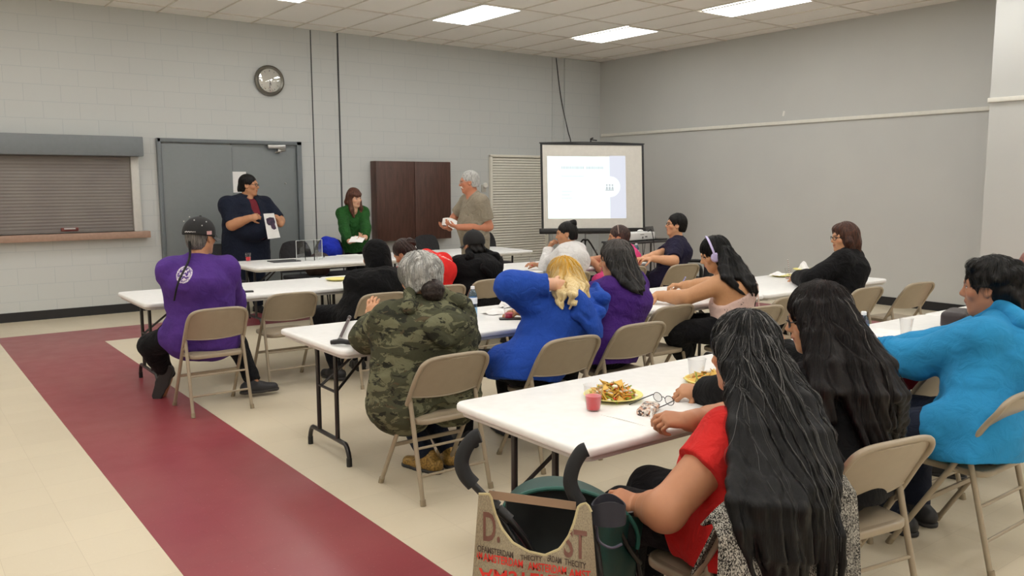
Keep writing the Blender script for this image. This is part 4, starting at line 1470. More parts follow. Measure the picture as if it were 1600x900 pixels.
# ======================================================= the three people standing at the front
def navy_man():
    H = at(389, 290, y=10.72)
    p = Person('standing man in a dark navy overshirt and maroon tee, holding up a sheet', H, (3.78, 10.76, .93), yaw=-172, yaws=-168, head=(-128, 2, 0), g=1.72, ga=1.45, sw=.255, hs=1.08, s_=1.05, belly=.10, tone='b', res=.007, hump=.0, hw=.15, cw=.155, wwid=.16, standing=True)
    p.arm(1, at(390, 341, y=10.34), (-.6, .2, -1), dict(d=(1, -.1, .25), n=(.15, .9, -.3), curl=.55, thumb=.4))
    p.arm(-1, at(438, 350, y=10.40), (.9, .3, -.8), dict(d=(-.35, -.35, .8), n=(-.6, .5, 0), curl=.6))
    F = V3(.05, -1, 0)
    for q in (-1, 1):
        p.leg(q, p.hip[q]+v(q*-.03, -.02, -.43), p.hip[q]+v(q*-.04, .0, -.84), toe=(.1*-q, -1, 0))
    p.body(brow=True)
    OV = cloth('dark_navy_cotton', (24, 30, 46), wr=.25)
    MAR = cloth('maroon_jersey', (110, 36, 46), wr=.2)
    p.shirt(MAR, 'maroon_tee', gr=.010, sleeve=.3, hem=.27, wr=.004, seed=21)
    f = Field()
    p.torso(f, .030, k=.06)
    f.cap(p.P-p.U*.24, p.P+p.U*.05, p.hd+.075, p.hd+.06, k=.05, u=p.RP[:, 0], su=(p.hw+.06)/(p.hd+.07))
    f.half(p.P-p.U*.26, -p.U)
    for q in (-1, 1): p.armf(f, q, .024, upto=.92)
    # open front: a wedge that shows the tee
    Fs, Rs = p.RS[:, 1], p.RS[:, 0]
    f.cap(p.N+Fs*.12-p.U*.02-Rs*.02, p.P+Fs*.42-p.U*.20-Rs*.075, .055, .035, op='s', k=.015)
    f.cap(p.N+Fs*.05-p.U*.02, p.N+Fs*.20-p.U*.20-Rs*.02, .085, .04, op='s', k=.015)
    f.cap(p.N, p.H, .065, .085, op='s', k=.01)
    f.disp(waves(5, 20, .010)); wf = waves(6, 50, .006); f.disp(lambda P: np.minimum(0, wf(P)))
    o = f.mesh_obj('overshirt', .007, OV, p.e, p.base)
    cl = Field()
    for q in (-1, 1):
        cl.path([p.N-Fs*.075+p.U*.03, p.N+Rs*q*.075+p.U*.025, p.N+Rs*q*.085+Fs*.07-p.U*.03, p.N+Rs*q*.05+Fs*.125-p.U*.10], [.020, .021, .02, .012], k=.01)
    cl.mesh_obj('collar', .006, OV, o, p.base)
    bt = MB()
    for k in range(4): bt.ball(Vector(p.N+Fs*(.20+.03*k)+Rs*.045-p.U*(.2+.13*k)-p.base), .009, 6)
    bt.bm.free()
    p.pants(cloth('navy_work_trousers', (26, 33, 48), wr=.25), gr=.02)
    p.shoes()
    p.hair(HBLACK, h=.012, front=.066, low=-.075, extra=lambda f, H, c: f.ell(H(0, -.10, -.05), V3(.04, .035, .06)*c, p.RH, k=.03))
    p.glasses()
    w = Field(); a = nrm(p.Wr[1]-p.E[1]); w.cap(p.Wr[1]-a*.035, p.Wr[1]-a*.01, .043, .043, k=0, cuta=True, cutb=True)
    wo = w.mesh_obj('wristwatch', .005, BLACKP, p.e, p.base)
    # sheet of paper held by both upper corners
    A, B, C_, D = at(411.5, 334, y=10.26), at(428, 333, y=10.24), at(438, 371, y=10.27), at(418.5, 373.5, y=10.29)
    e = empty('printed_sheet', (A+B+C_+D)/4, 0, 'white sheet with a dark picture held up by the navy man', 'paper')
    o = e.location.copy()
    bl = lambda u, w_: A*(1-u)*(1-w_)+B*u*(1-w_)+C_*u*w_+D*(1-u)*w_
    MB().grid(lambda u, w_: bl(u, w_)-o, 9, 9, thick=.0006).build('sheet', WHITEP, e)
    pm = NT('printed_photo'); n = pm.noise(28, 3)
    pm.put(pm.b.inputs['Base Color'], pm.mix(pm.ramp(n, .4, .7), lin((40, 38, 62)), lin((92, 62, 84)))); pm.b.inputs['Roughness'].default_value = .6
    m = MB()
    nn = (B-A).cross(D-A).normalized()
    if nn.y > 0: nn = -nn
    out = [(.16, .20), (.50, .15), (.88, .18), (.90, .36), (.82, .44), (.86, .62), (.66, .66), (.48, .60), (.44, .47), (.26, .46), (.15, .38)]
    m.prism([bl(u, w_)+nn*.004-o for u, w_ in out], nn*.0008)
    m.build('printed_picture', pm.m, e)
navy_man()

def green_woman():
    H = at(554, 309, y=10.72)
    p = Person('standing woman in a green cardigan with long brown hair and fringe', H, (5.36, 10.82, .84), yaw=178, yaws=174, head=(-168, 14, 6), g=1.05, ga=1.1, sw=.165, s_=.94, hs=1.0, tone='c', hair_col=(90, 60, 46), female=.8, hump=.03, res=.007, standing=True)
    p.arm(1, at(546, 378, y=10.42), (-.8, .3, -.6), dict(d=(.8, -.5, .1), n=(0, -.2, 1), curl=.5))
    p.arm(-1, at(571, 372, y=10.40), (.9, .3, -.6), dict(d=(-.8, -.5, .1), n=(0, -.2, 1), curl=.5))
    for q in (-1, 1): p.leg(q, p.hip[q]+v(0, -.02, -.40), p.hip[q]+v(0, .02, -.76), toe=(0, -1, 0))
    p.body(lips=(190, 90, 84))
    G = cloth('green_knit', (36, 84, 36), wr=.35, weave=300)
    def ex(f):
        Fs = p.RS[:, 1]
        f.cap(p.N+Fs*.05-p.U*.01, p.N+Fs*.20-p.U*.16, .05, .02, op='s', k=.015)
    o = p.shirt(G, 'cardigan', gr=.022, sleeve=1.9, hem=.12, wr=.010, sgr=.024, extra=ex, seed=31, fold=.006)
    MB().ball((0, 0, 0), .001, 3).bm.free()
    p.pants(BLKP); p.shoes()
    BR = hair_mat('brown_hair', (74, 46, 36), (120, 78, 60), sc=(130, 130, 8))
    def ex2(f, H, c):
        for q in (-1, 1):
            f.path([H(q*.070, .0, .05), H(q*.080, .005, -.06), H(q*.078, .045, -.15), H(q*.066, .085, -.24)], np.array([.026, .03, .032, .018])*c, k=.03)
        f.path([H(0, -.085, .03), H(0, -.095, -.08), H(0, -.10, -.20)], np.array([.04, .05, .03])*c, k=.04, u=p.RH[:, 0], su=1.7)
        f.path([H(-.055, .060, .062), H(-.02, .084, .052), H(.02, .086, .052), H(.055, .060, .062)], [.018*c]*4, k=.02)
    p.hair(BR, h=.014, front=.045, low=None, extra=ex2, amp=.004, freq=22, earcut=False, facecut=False)
    e = bent_sheet('paper_sheets', [at(544, 379, y=10.33), at(566, 379, y=10.28), at(571, 371, y=10.33), at(549, 370, y=10.38)], 'white papers held by the woman in the green cardigan', 'paper', bow=.012)
def bent_sheet(name, c, label, cat, bow=.01, m=None, thick=.0008, group=None):
    A, B, C_, D = [Vector(x) for x in c]
    O = (A+B+C_+D)/4
    def fn(u, w): return A*(1-u)*(1-w)+B*u*(1-w)+C_*u*w+D*(1-u)*w+Vector((0, 0, bow*math.sin(PI*u)*(.6+.4*w)))-O
    o = MB().grid(fn, 11, 7, thick=thick).build(name, m or WHITEP)
    o.location = O
    return tag(o, label, cat, group)
green_woman()

def beige_man():
    H = at(733, 285, y=8.55)
    p = Person('standing grey-haired man with a white moustache in a beige short-sleeved shirt', H, (5.86, 8.55, .95), yaw=84, yaws=80, head=(58, 6, 0), g=1.15, ga=1.15, sw=.205, s_=1.04, hs=1.06, tone=(196, 130, 100), hair_col=(190, 188, 184), belly=.02, hump=.0, res=.007, standing=True)
    p.arm(-1, at(716, 355, y=8.45), (.6, -.5, -.8), dict(d=(-.8, .5, .25), n=(.1, .3, 1), curl=.4), elbow=at(764, 354, y=8.32))
    p.arm(1, at(703, 357, y=8.78), (-.2, .8, -.8), dict(d=(-.8, .1, .1), n=(0, 0, 1), curl=.45))
    for q in (-1, 1): p.leg(q, p.hip[q]+v(-.02, 0, -.43), p.hip[q]+v(.02, 0, -.86), toe=(-1, .1, 0))
    p.body(brow=True)
    K = cloth('beige_khaki_cotton', (150, 141, 124), wr=.3)
    o = p.shirt(K, 'shirt', gr=.020, sleeve=.72, hem=.20, wr=.008, sgr=.026, seed=41)
    Fs, Rs, U = p.RS[:, 1], p.RS[:, 0], p.U
    cl = Field()
    for q in (-1, 1):
        cl.path([p.N-Fs*.07+U*.035, p.N+Rs*q*.07+U*.03, p.N+Rs*q*.07+Fs*.06-U*.0, p.N+Rs*q*.035+Fs*.11-U*.06], [.018, .018, .018, .012], k=.01)
    cl.mesh_obj('collar', .006, K, o, p.base)
    pk = Field(); c = p.N-U*.19-Rs*.085+Fs*.135
    pk.ell(c, (.06, .016, .07), np.stack([Rs, Fs, U], 1)); pk.mesh_obj('chest_pocket', .006, K, o, p.base)
    p.pants(cloth('stone_trousers', (120, 112, 96), wr=.2), gr=.016); p.shoes()
    GH = hair_mat('silver_hair', (128, 128, 126), (196, 196, 192), mixw=.5, sc=(120, 120, 12))
    p.hair(GH, h=.011, front=.078, low=-.06, amp=.003, freq=20)
    mo = Field(); h = p.hl; c = p.hs
    for q in (-1, 1): mo.path([h(0, .098, -.043), h(q*.018, .094, -.046), h(q*.036, .078, -.060)], np.array([.008, .0095, .005])*c, k=.006)
    mo.mesh_obj('moustache', .003, mat('white_whiskers', (222, 220, 214), .7), p.e, p.base)
    p.glasses(m=STEEL, r=.0014)
    a = nrm(p.Wr[-1]-p.E[-1])
    w = Field(); w.cap(p.Wr[-1]-a*.04, p.Wr[-1]-a*.015, .036, .036, k=0, cuta=True, cutb=True); w.mesh_obj('wristwatch', .005, STEEL, p.e, p.base)
    bent_sheet('rolled_papers', [at(690, 352, y=8.85), at(708, 358, y=8.62), at(718, 348, y=8.62), at(692, 341, y=8.85)], 'white papers in the hands of the man in the beige shirt', 'paper', bow=.03)
beige_man()

# ======================================================= row at the second tables
def purple_man():
    H = at(314, 371, y=6.42)
    p = seated('man in a purple long-sleeved shirt and black cap, white crest on his back', H, (1.88, 6.40), yaw=-34, yaws=-20, wwid=.165, head=(-58, 4, 0), g=1.3, ga=1.2, sw=.19, hs=1.06, s_=1.03, tone='b', hair_col=(90, 84, 80), hump=.05, res=.007, belly=.06)
    p.arm(1, v(2.34, 6.98, .80), (.35, -.5, -1), dict(d=(-.3, .9, 0), curl=.5), elbow=at(366, 474, y=6.66))
    p.arm(-1, v(2.05, 7.0, .80), (-.4, -.2, -1), dict(curl=.5), l1=.30, l2=.27)
    p.leg(1, p.hip[1]+v(.20, .33, .02), at(396, 596, z=.12), toe=(.85, -.1, 0))
    p.leg(-1, p.hip[-1]+v(-.22, .27, -.12), at(262, 586, z=.17), toe=(-.30, .25, -.9))
    p.body()
    P = NT('purple_jersey')
    n = P.noise(9, 4); o = P.obj()
    col = P.mix(P.ramp(n, .3, .7), lin((74, 46, 122)), lin((86, 54, 136)))
    # round white crest printed on the back, plus white print on the right cuff
    cc = at(281, 431, y=6.2)-Vector(p.base)
    nr = Vector((-.60, -.80, .0))
    rt = Vector((.8, -.6, 0))
    def axis(vec, org):
        d = P.n('VectorMath', operation='SUBTRACT'); P.put(d.inputs[0], o); d.inputs[1].default_value = org
        q = P.n('VectorMath', operation='DOT_PRODUCT'); P.t.links.new(d.outputs[0], q.inputs[0]); q.inputs[1].default_value = vec
        return q.outputs['Value']
    ax, az, an = axis(rt, cc), axis(Vector((0, 0, 1)), cc), axis(nr, cc)
    r2 = P.math('SQRT', P.math('ADD', P.math('POWER', ax, 2), P.math('POWER', az, 2)))
    ins = P.math('LESS_THAN', r2, .063); ring = P.math('MULTIPLY', P.math('GREATER_THAN', r2, .048), P.math('LESS_THAN', r2, .060))
    ringn = P.math('GREATER_THAN', P.noise(150, 2), .42)
    blot = P.math('MULTIPLY', P.math('GREATER_THAN', P.noise(48, 3, dist=.5), .50), P.math('LESS_THAN', r2, .045))
    back = P.math('LESS_THAN', an, .30); back = P.math('MULTIPLY', back, P.math('GREATER_THAN', an, -.12))
    m = P.math('MULTIPLY', P.math('MULTIPLY', P.math('MAXIMUM', P.math('MULTIPLY', ring, ringn), blot), ins), back)
    c2 = at(374, 466, z=.86)-Vector(p.base)
    bx = P.math('LESS_THAN', P.math('ABSOLUTE', axis(rt, c2)), .035); bz = P.math('LESS_THAN', P.math('ABSOLUTE', axis(Vector((0, 0, 1)), c2)), .085)
    m2 = P.math('MULTIPLY', P.math('MULTIPLY', bx, bz), P.math('GREATER_THAN', P.noise(34, 2, dist=1), .54))
    col = P.mix(P.math('MAXIMUM', m, m2), col, lin((222, 214, 226)))
    P.put(P.b.inputs['Base Color'], col); P.b.inputs['Roughness'].default_value = .85; P.b.inputs['Specular IOR Level'].default_value = .2
    P.bump(P.math('ADD', P.math('MULTIPLY', P.noise(14, 3, dist=1.2), 2.2), P.math('MULTIPLY', P.noise(900, 1), .12)), .3, .02)
    def ex(f):
        f.cap(p.P-p.U*.04-p.RP[:, 0]*.1, p.P-p.U*.04+p.RP[:, 0]*.1, p.hd+.045, k=.05)
    p.shirt(P.m, 'long_sleeved_shirt', gr=.020, sleeve=1.93, hem=.10, wr=.011, sgr=.030, extra=ex, seed=51, fold=.006)
    p.pants(BLKP, gr=.018); p.shoes(mat('charcoal_shoe', (40, 40, 44), .55))
    p.hair(hair_mat('dark_grey_hair', (52, 50, 48), (120, 116, 112), mixw=.5), h=.008, front=.03, low=-.085, amp=.003)
    CAPM = mat('black_cap_twill', (18, 18, 20), .75)
    o = cap_hat(p, CAPM, mat('grey_cap_brim', (62, 64, 66), .7), h=.024, tilt=-4, low=.012)
    mk = MB()
    for (a, z) in ((2.7, .11), (-2.4, .10), (1.9, .10), (3.1, .135), (2.2, .07)):
        mk.ball(Vector(p.hl(.105*math.sin(a)*math.cos(z*4), -.016+.118*math.cos(a)*math.cos(z*4), .02+z*.9)-p.base), .005, 6)
    for k in range(9):
        a = 2.55+k*.09
        mk.box(Vector(p.hl(.1005*math.sin(a), -.018+.1215*math.cos(a), .038+.002*math.sin(k*3))-p.base), (.006, .006, .007), rot=(0, 0, 0))
    mk.build('white_stitching', mat('white_thread', (205, 205, 205), .7), o)
    fl = MB(); a = 1.75
    fl.box(Vector(p.hl(.101*math.sin(a), -.016+.121*math.cos(a), .034)-p.base), (.034, .034, .026), rot=(0, 0, math.radians(-58)+.3))
    fl.build('flag_patch', mat('pale_flag_patch', (205, 160, 160), .7), o)
    tl = p.hl(0, -.115, -.03)
    c_ = [tl, tl-np.array([.02, .05, .12]), at(279, 440, y=6.14), at(272, 470, y=6.13)]
    b = MB().tube([Vector(x)-Vector(p.base) for x in c_], [.010, .006], 8, smooth=6); b.build('thin_braid', HBLACK, p.e)
    p.glasses()
purple_man()

def hood_person():
    H = at(585, 402, y=6.50)
    p = seated('person in a black hoodie with the hood pulled up', H, (3.26, 6.34), yaw=4, head=(10, 12, 0), g=1.5, ga=1.4, sw=.215, hs=1.04, hump=.06, res=.008, nk=.15)
    p.arm(-1, at(560, 438, y=6.98)*1.0, (-.45, -.4, -1), dict(curl=.5)); p.arm(1, v(3.5, 6.95, .79), (.45, -.3, -1), dict(curl=.5))
    p.leg(-1, p.hip[-1]+v(-.20, .36, -.02), at(525, 575, z=.10)).leg(1)
    p.body()
    p.shirt(BLK, 'hoodie', gr=.024, sleeve=1.95, hem=.09, wr=.012, seed=61, neck=0, fold=.006)
    f = Field(); c = p.hs
    f.ell(p.hl(0, -.03, .03), V3(.108, .125, .120)*c, p.RH); f.ell(p.hl(0, -.055, -.06), V3(.105, .095, .11)*c, p.RH, k=.06)
    f.cap(p.hl(0, -.03, -.05), p.N-p.RS[:, 1]*.02, .085, .10, k=.05)
    f.ell(p.hl(0, .115, -.01), V3(.068, .08, .095)*c, p.RH, op='s', k=.02)
    f.disp(waves(9, 30, .009)); f.mesh_obj('raised_hood', .008, BLK, p.e, p.base)
    p.pants(BLKP); p.shoes()
hood_person()

def red_tee():
    H = at(632, 396, y=6.84)
    p = seated('person bowing a dark-haired head, in a red t-shirt with white print on the back', H, (3.93, 6.42), yaw=8, yaws=14, head=(30, 34, -10), g=1.3, ga=1.2, sw=.20, hump=.09, tone='b', res=.007, N=at(667, 403, y=6.66))
    p.arm(-1, v(3.70, 7.02, .79), (-.45, .1, -1), dict(curl=.5)); p.arm(1, v(4.02, 7.05, .79), (.45, .1, -1), dict(curl=.5))
    p.leg(-1).leg(1)
    p.body()
    R = NT('red_jersey'); o = R.obj()
    cc = Vector(p.N-p.RS[:, 1]*.15-p.U*.07+p.RS[:, 0]*.03-p.base)
    d = R.n('VectorMath', operation='SUBTRACT'); R.put(d.inputs[0], o); d.inputs[1].default_value = cc
    ln = R.n('VectorMath', operation='LENGTH'); R.t.links.new(d.outputs[0], ln.inputs[0])
    r = ln.outputs['Value']
    ring = R.math('MULTIPLY', R.math('LESS_THAN', r, .10), R.math('GREATER_THAN', R.noise(26, 2, dist=1.5), .55))
    R.put(R.b.inputs['Base Color'], R.mix(ring, R.mix(R.noise(9, 3), lin((206, 36, 36)), lin((226, 48, 44))), lin((235, 190, 190))))
    R.b.inputs['Roughness'].default_value = .85; R.b.inputs['Specular IOR Level'].default_value = .2
    R.bump(R.noise(14, 3, dist=1.2), .3, .03)
    p.shirt(R.m, 't_shirt', gr=.016, sleeve=.8, hem=.08, wr=.008, sgr=.022, seed=71)
    p.pants(NAVYJ); p.shoes()
    DK = hair_mat('dark_brown_hair', (34, 24, 22), (80, 56, 46))
    p.hair(DK, h=.012, front=.06, low=-.07, earcut=True)
    f = Field(); f.ell(p.hl(.012, -.105, .055), V3(.045, .038, .045), p.RH); f.ell(p.hl(.03, -.12, .035), V3(.03, .03, .035), p.RH, k=.02); f.disp(waves(3, 100, .008))
    f.mesh_obj('hair_bun', .005, DK, p.e, p.base)
red_tee()

def cap_person():
    H = at(739, 382, y=6.78)
    p = seated('person in a black hoodie and plain black cap, seen from behind', H, (4.55, 6.58), yaw=2, head=(4, 6, 0), g=1.4, ga=1.3, sw=.21, hump=.05, tone='b', res=.008, nk=.14)
    p.arm(-1, v(4.35, 7.0, .79), (-.45, -.2, -1), dict(curl=.5)); p.arm(1, v(4.78, 7.0, .79), (.45, -.2, -1), dict(curl=.5))
    p.leg(-1).leg(1); p.body()
    p.shirt(BLK, 'hoodie', gr=.022, sleeve=1.95, hem=.09, wr=.010, seed=81, hood=True, fold=.006)
    p.pants(BLKP); p.shoes()
    def ex(f, H, c):
        for k in range(7):
            a = -1.2+k*.4
            f.ell(H(.07*math.sin(a), -.055-.05*math.cos(a), -.055-.012*(k % 2)), V3(.026, .026, .032)*c, p.RH, k=.015)
    p.hair(HBLACK, h=.012, low=-.10, extra=ex, amp=.006, freq=20, wavy=2)
    o = cap_hat(p, mat('black_cap_cotton', (20, 20, 22), .8), BLACKP, h=.022, back=False, low=.0)
cap_person()

def white_person():
    H = at(885, 366, y=6.85)
    p = seated('person in a white sweatshirt, chin on hand, black hair in a top bun', H, (5.58, 6.58), yaw=24, yaws=26, head=(52, 8, 4), g=1.25, ga=1.15, sw=.19, hump=.06, tone='b', res=.007, nk=.15)
    p.arm(-1, at(857, 391, y=7.06), (-.7, -.2, -1), dict(d=(.25, -.2, .9), n=(.6, -.3, 0), curl=.75)); p.arm(1, v(5.66, 7.02, .79), (.45, -.1, -1), dict(curl=.4))
    p.leg(-1).leg(1); p.body()
    p.shirt(cloth('white_fleece', (226, 224, 222), wr=.3), 'sweatshirt', gr=.022, sleeve=1.95, hem=.09, wr=.011, sgr=.026, seed=91)
    p.pants(BLKP); p.shoes()
    p.hair(HBLACK, h=.012, low=-.07)
    f = Field(); f.ell(p.hl(0, -.085, .105), V3(.046, .045, .042), p.RH); f.ell(p.hl(0, -.05, .09), V3(.03, .03, .03), p.RH, k=.03); f.disp(waves(3, 90, .005)); f.mesh_obj('hair_bun', .005, HBLACK, p.e, p.base)
    MB().ball(Vector(p.hl(-.085, -.012, -.048)-p.base), .009, 8, sc=(.5, 1, 1.6)).build('earring', STEEL, p.e)
white_person()

def pink_person():
    H = at(966, 371, y=6.92)
    p = seated('person in a bright pink short-sleeved shirt, face turned to the screen', H, (6.40, 6.62), yaw=22, yaws=26, head=(50, 6, 0), g=1.36, ga=1.2, sw=.19, hump=.06, tone='b', res=.007, nk=.14)
    p.arm(-1, at(926, 408, z=.80), (-.8, .1, -1), dict(curl=.5, d=(.5, .8, .1))); p.arm(1, v(6.2, 7.0, .79), (.45, .2, -1), dict(curl=.5))
    p.leg(-1).leg(1); p.body()
    p.shirt(cloth('hot_pink_jersey', (224, 74, 134), wr=.25), 't_shirt', gr=.018, sleeve=.92, hem=.08, wr=.009, sgr=.028, seed=101)
    p.pants(NAVYJ); p.shoes()
    p.hair(hair_mat('dark_tied_hair', (36, 28, 28), (92, 72, 64), mixw=.4), h=.016, low=-.08, extra=lambda f, H, c: f.ell(H(0, -.09, .03), V3(.06, .05, .06)*c, p.RH, k=.03))
    h = [(.088*math.cos(a), -.005, .036+.105*math.sin(a)) for a in np.linspace(.1, PI-.1, 13)]
    p.tubes('hairband', mat('pale_hairband', (150, 130, 120), .5), [h], r=.006)
pink_person()

def navy_guy():
    H = at(1056, 352, y=6.62)
    p = seated('young man in a navy t-shirt and black glasses, arms folded on the table', H, (7.14, 6.54), yaw=36, yaws=34, head=(54, -4, 0), g=1.22, ga=1.25, sw=.20, hump=.05, tone='e', res=.007, hair_col=(20, 18, 20))
    p.arm(-1, at(1020, 404, z=.84), (.2, -1, -.7), dict(d=(-.8, .6, -.1), n=(0, 0, -1), curl=.4)); p.arm(1, at(1012, 405, z=.84)+Vector((.06, .10, 0)), (.6, .5, -1), dict(d=(-.9, .1, 0), curl=.5))
    p.leg(-1, p.hip[-1]+v(-.32, .26, -.02)).leg(1); p.body(lips=(200, 120, 104))
    p.shirt(cloth('navy_jersey', (33, 30, 54), wr=.25), 't_shirt', gr=.016, sleeve=.86, hem=.08, wr=.008, sgr=.026, seed=111)
    p.pants(BLKP); p.shoes()
    p.hair(HBLACK, h=.016, front=.07, low=-.07, amp=.010, freq=40)
    p.glasses()
navy_guy()

# ======================================================= row at the third tables
def camo():
    H = at(654, 437, y=4.02)
    p = seated('grey-haired person in a camouflage hoodie, dark bun at the nape', H, (2.36, 3.94), yaw=-2, head=(4, 6, 0), g=1.5, ga=1.5, hs=1.0, hump=.05, sw=.215, hair_col=(150, 150, 150), res=.006, cw=.165, hw=.165, belly=.08, nk=.152)
    p.arm(-1, at(585, 500, y=4.42), (-.9, -.3, -.8), dict(n=(.6, .5, -.2), curl=.35, d=(.15, .5, 1)))
    p.arm(1, v(2.66, 4.36, .79), (.9, -.4, -.8), dict(curl=.6))
    p.leg(-1, p.hip[-1]+v(.06, .42, -.02), at(668, 712, z=.09), toe=(-.3, .9, 0)).leg(1, p.hip[1]+v(.02, .42, -.02), at(700, 702, z=.09), toe=(.3, .9, 0))
    p.body()
    CM = camo_mat()
    def ex(f):
        for q in (-1, 1): f.cap(p.P+p.RP[:, 0]*q*.15-p.U*.09, p.P+p.RP[:, 0]*q*.15+p.U*.2, p.hd+.035, p.hd+.01, k=.06)
        f.cap(p.P-p.RP[:, 0]*.26-p.U*.10+p.RP[:, 1]*.06, p.P-p.RP[:, 0]*.22+p.U*.10, .055, .06, k=.06)
    p.shirt(CM, 'hoodie', gr=.028, sleeve=1.9, hem=.10, hood=True, wr=.013, wfreq=20, extra=ex, fold=.007)
    p.pants(NAVYJ)
    gold = mat('gold_sequin_shoe', (150, 118, 60), .35, metal=.4, var=.6, vscale=90)
    p.shoes(gold)
    GH = hair_mat('grey_curly_hair', (120, 119, 116), (205, 204, 200), mixw=.5, sc=(60, 60, 60), rough=.6)
    DH = hair_mat('dark_bun_hair', (40, 33, 31), (78, 68, 64), sc=(70, 70, 70))
    def ex2(f, H, c):
        f.ell(H(0, -.05, .0), V3(.085, .08, .09)*c, p.RH, k=.03)
        for a in np.linspace(0, 6.28, 15)[:-1]:
            f.ell(H(.08*math.sin(a), -.03-.075*math.cos(a), .06+.02*math.sin(3*a)), V3(.037, .037, .042)*c, p.RH, k=.03)
    o = p.hair(GH, h=.030, extra=ex2, low=-.06, amp=.008, freq=16, wavy=2.5, earcut=False)
    p.strands(p.hairf, o, 1100, grey(120, 230), length=.14, rad=.0012, frz=.02, step=.012, name='grey_curls')
    f = Field(); f.ell(p.hl(0, -.130, -.060), (.068, .056, .064), p.RH, k=.0); f.disp(waves(3, 90, .007))
    b = f.mesh_obj('hair_bun', .005, DH, p.e, p.base)
    b['label'] = 'dark brown bun'
camo()

def blue_person():
    H = at(880, 436, y=4.06)
    p = seated('blonde person in a royal blue hoodie, one arm raised behind the head', H, (3.12, 3.94), yaw=2, yaws=-4, head=(8, 10, -6), g=1.22, ga=1.3, sw=.20, hump=.05, tone='c', res=.006, hair_col=(190, 150, 60), nk=.14)
    hw_ = at(862, 444, y=3.90)
    p.arm(-1, hw_, (-1, -.1, .75), dict(d=(.95, -.1, -.25), n=(.2, .9, -.2), curl=.5), l1=.31, l2=.27)
    p.arm(1, v(3.52, 4.38, .79), (.45, -.2, -1), dict(curl=.5))
    p.leg(-1, p.hip[-1]+v(-.14, .40, -.02)).leg(1); p.body()
    B = cloth('royal_blue_fleece', (38, 78, 174), wr=.2)
    p.shirt(B, 'hoodie', gr=.026, sleeve=1.9, hem=.10, hood=True, wr=.011, wfreq=18, sgr=.030, seed=121, fold=.006)
    p.pants(BLKP); p.shoes()
    Z = p.H[2]
    HB = hair_mat('blonde_hair', (206, 178, 118), (236, 216, 168), mixw=.5, sc=(170, 170, 8), zgrad=(Z+.0, Z+.10, (196, 146, 32)))
    def ex(f, H, c):
        f.path([H(0, -.075, .03), H(-.004, -.095, -.05), H(-.02, -.115, -.13), H(-.035, -.13, -.19)], np.array([.055, .055, .05, .022])*c, k=.03, u=p.RH[:, 0], su=1.5)
        f.path([H(.07, -.03, .03), H(.078, -.05, -.06), H(.06, -.09, -.13)], np.array([.03, .034, .02])*c, k=.03)
        f.path([H(-.07, -.02, .03), H(-.078, -.02, -.05)], np.array([.03, .028])*c, k=.03)
        p.locks(f, [(428, 864, 902, 4.06), (446, 861, 914, 4.04), (460, 862, 908, 4.02), (473, 868, 894, 4.0), (481, 874, 888, 4.0)], 11, r=.0155)
    o = p.hair(HB, h=.018, front=.05, low=None, extra=ex, amp=.006, freq=22, earcut=False)
    def cf(r, q):
        a = lin((214, 168, 60)) if r.random() < .45 else lin((232, 210, 158))
        return a
    p.strands(p.hairf, o, 500, cf, length=.30, rad=.0014, name='blonde_strands')
blue_person()

def purple_woman():
    H = at(962, 407, y=4.16)
    p = seated('woman in a purple t-shirt, long greying hair held by a claw clip', H, (3.84, 4.02), yaw=14, yaws=18, head=(38, 8, 0), g=1.3, ga=1.25, sw=.19, hump=.05, tone='b', res=.006, nk=.145)
    p.arm(-1, v(3.50, 4.55, .79), (-.45, -.2, -1), dict(curl=.5)); p.arm(1, v(4.02, 4.50, .79), (.45, -.2, -1), dict(curl=.5))
    p.leg(-1).leg(1); p.body()
    p.shirt(cloth('violet_jersey', (70, 36, 116), wr=.25), 't_shirt', gr=.020, sleeve=.95, hem=.10, wr=.009, sgr=.030, seed=131, fold=.006)
    p.pants(BLKP); p.shoes()
    HM = hair_mat('greying_dark_hair', (15, 14, 14), (42, 40, 39), mixw=.35, sc=(170, 170, 6), zgrad=(p.H[2]+.02, p.H[2]+.12, (104, 98, 94)))
    def ex(f, H, c):
        rows = [(395, 947, 980, 4.16), (412, 949, 987, 4.16), (428, 955, 994, 4.14), (442, 965, 1000, 4.10), (453, 978, 1001, 4.08), (460, 991, 999, 4.06)]
        p.locks(f, rows, 8, r=.026)
        f.path([H(-.07, .0, .03), H(-.082, -.01, -.06), H(-.07, -.05, -.14)], np.array([.03, .03, .02])*c, k=.03)
    o = p.hair(HM, h=.018, front=.052, low=None, extra=ex, amp=.004, freq=24, earcut=False, wavy=.2)
    def cf(r, q):
        g = r.uniform(70, 130) if q[2] > p.H[2]+.07 and r.random() < .5 else r.uniform(10, 34)
        return lin((g, g*.96, g*.93))
    p.strands(p.hairf, o, 700, cf, length=.36, rad=.0013)
    cp = MB(); q0 = np.array(at(974, 384, y=4.2))
    for _ in range(60):
        if float(p.hairf.ev(q0.astype(f32)[None])[0]) > .002: break
        q0 = q0+CAMD*.006
    q0 = Vector(q0-p.base); cx, cu, cd = Vector(_r), Vector(_u), Vector(CAMD)
    for s in (-1, 1):
        for k in range(5):
            o = q0+cu*(.032-.016*k)
            cp.tube([o+cx*s*.006+cd*.010, o+cx*s*.020+cd*.014, o+cx*s*.028-cd*.006], .0038, 6, smooth=3)
    cp.tube([q0+cu*.04+cd*.010, q0-cu*.04+cd*.012], .007, 8)
    cp.build('claw_clip', mat('pearl_hair_clip', (178, 166, 148), .3), p.e)
purple_woman()

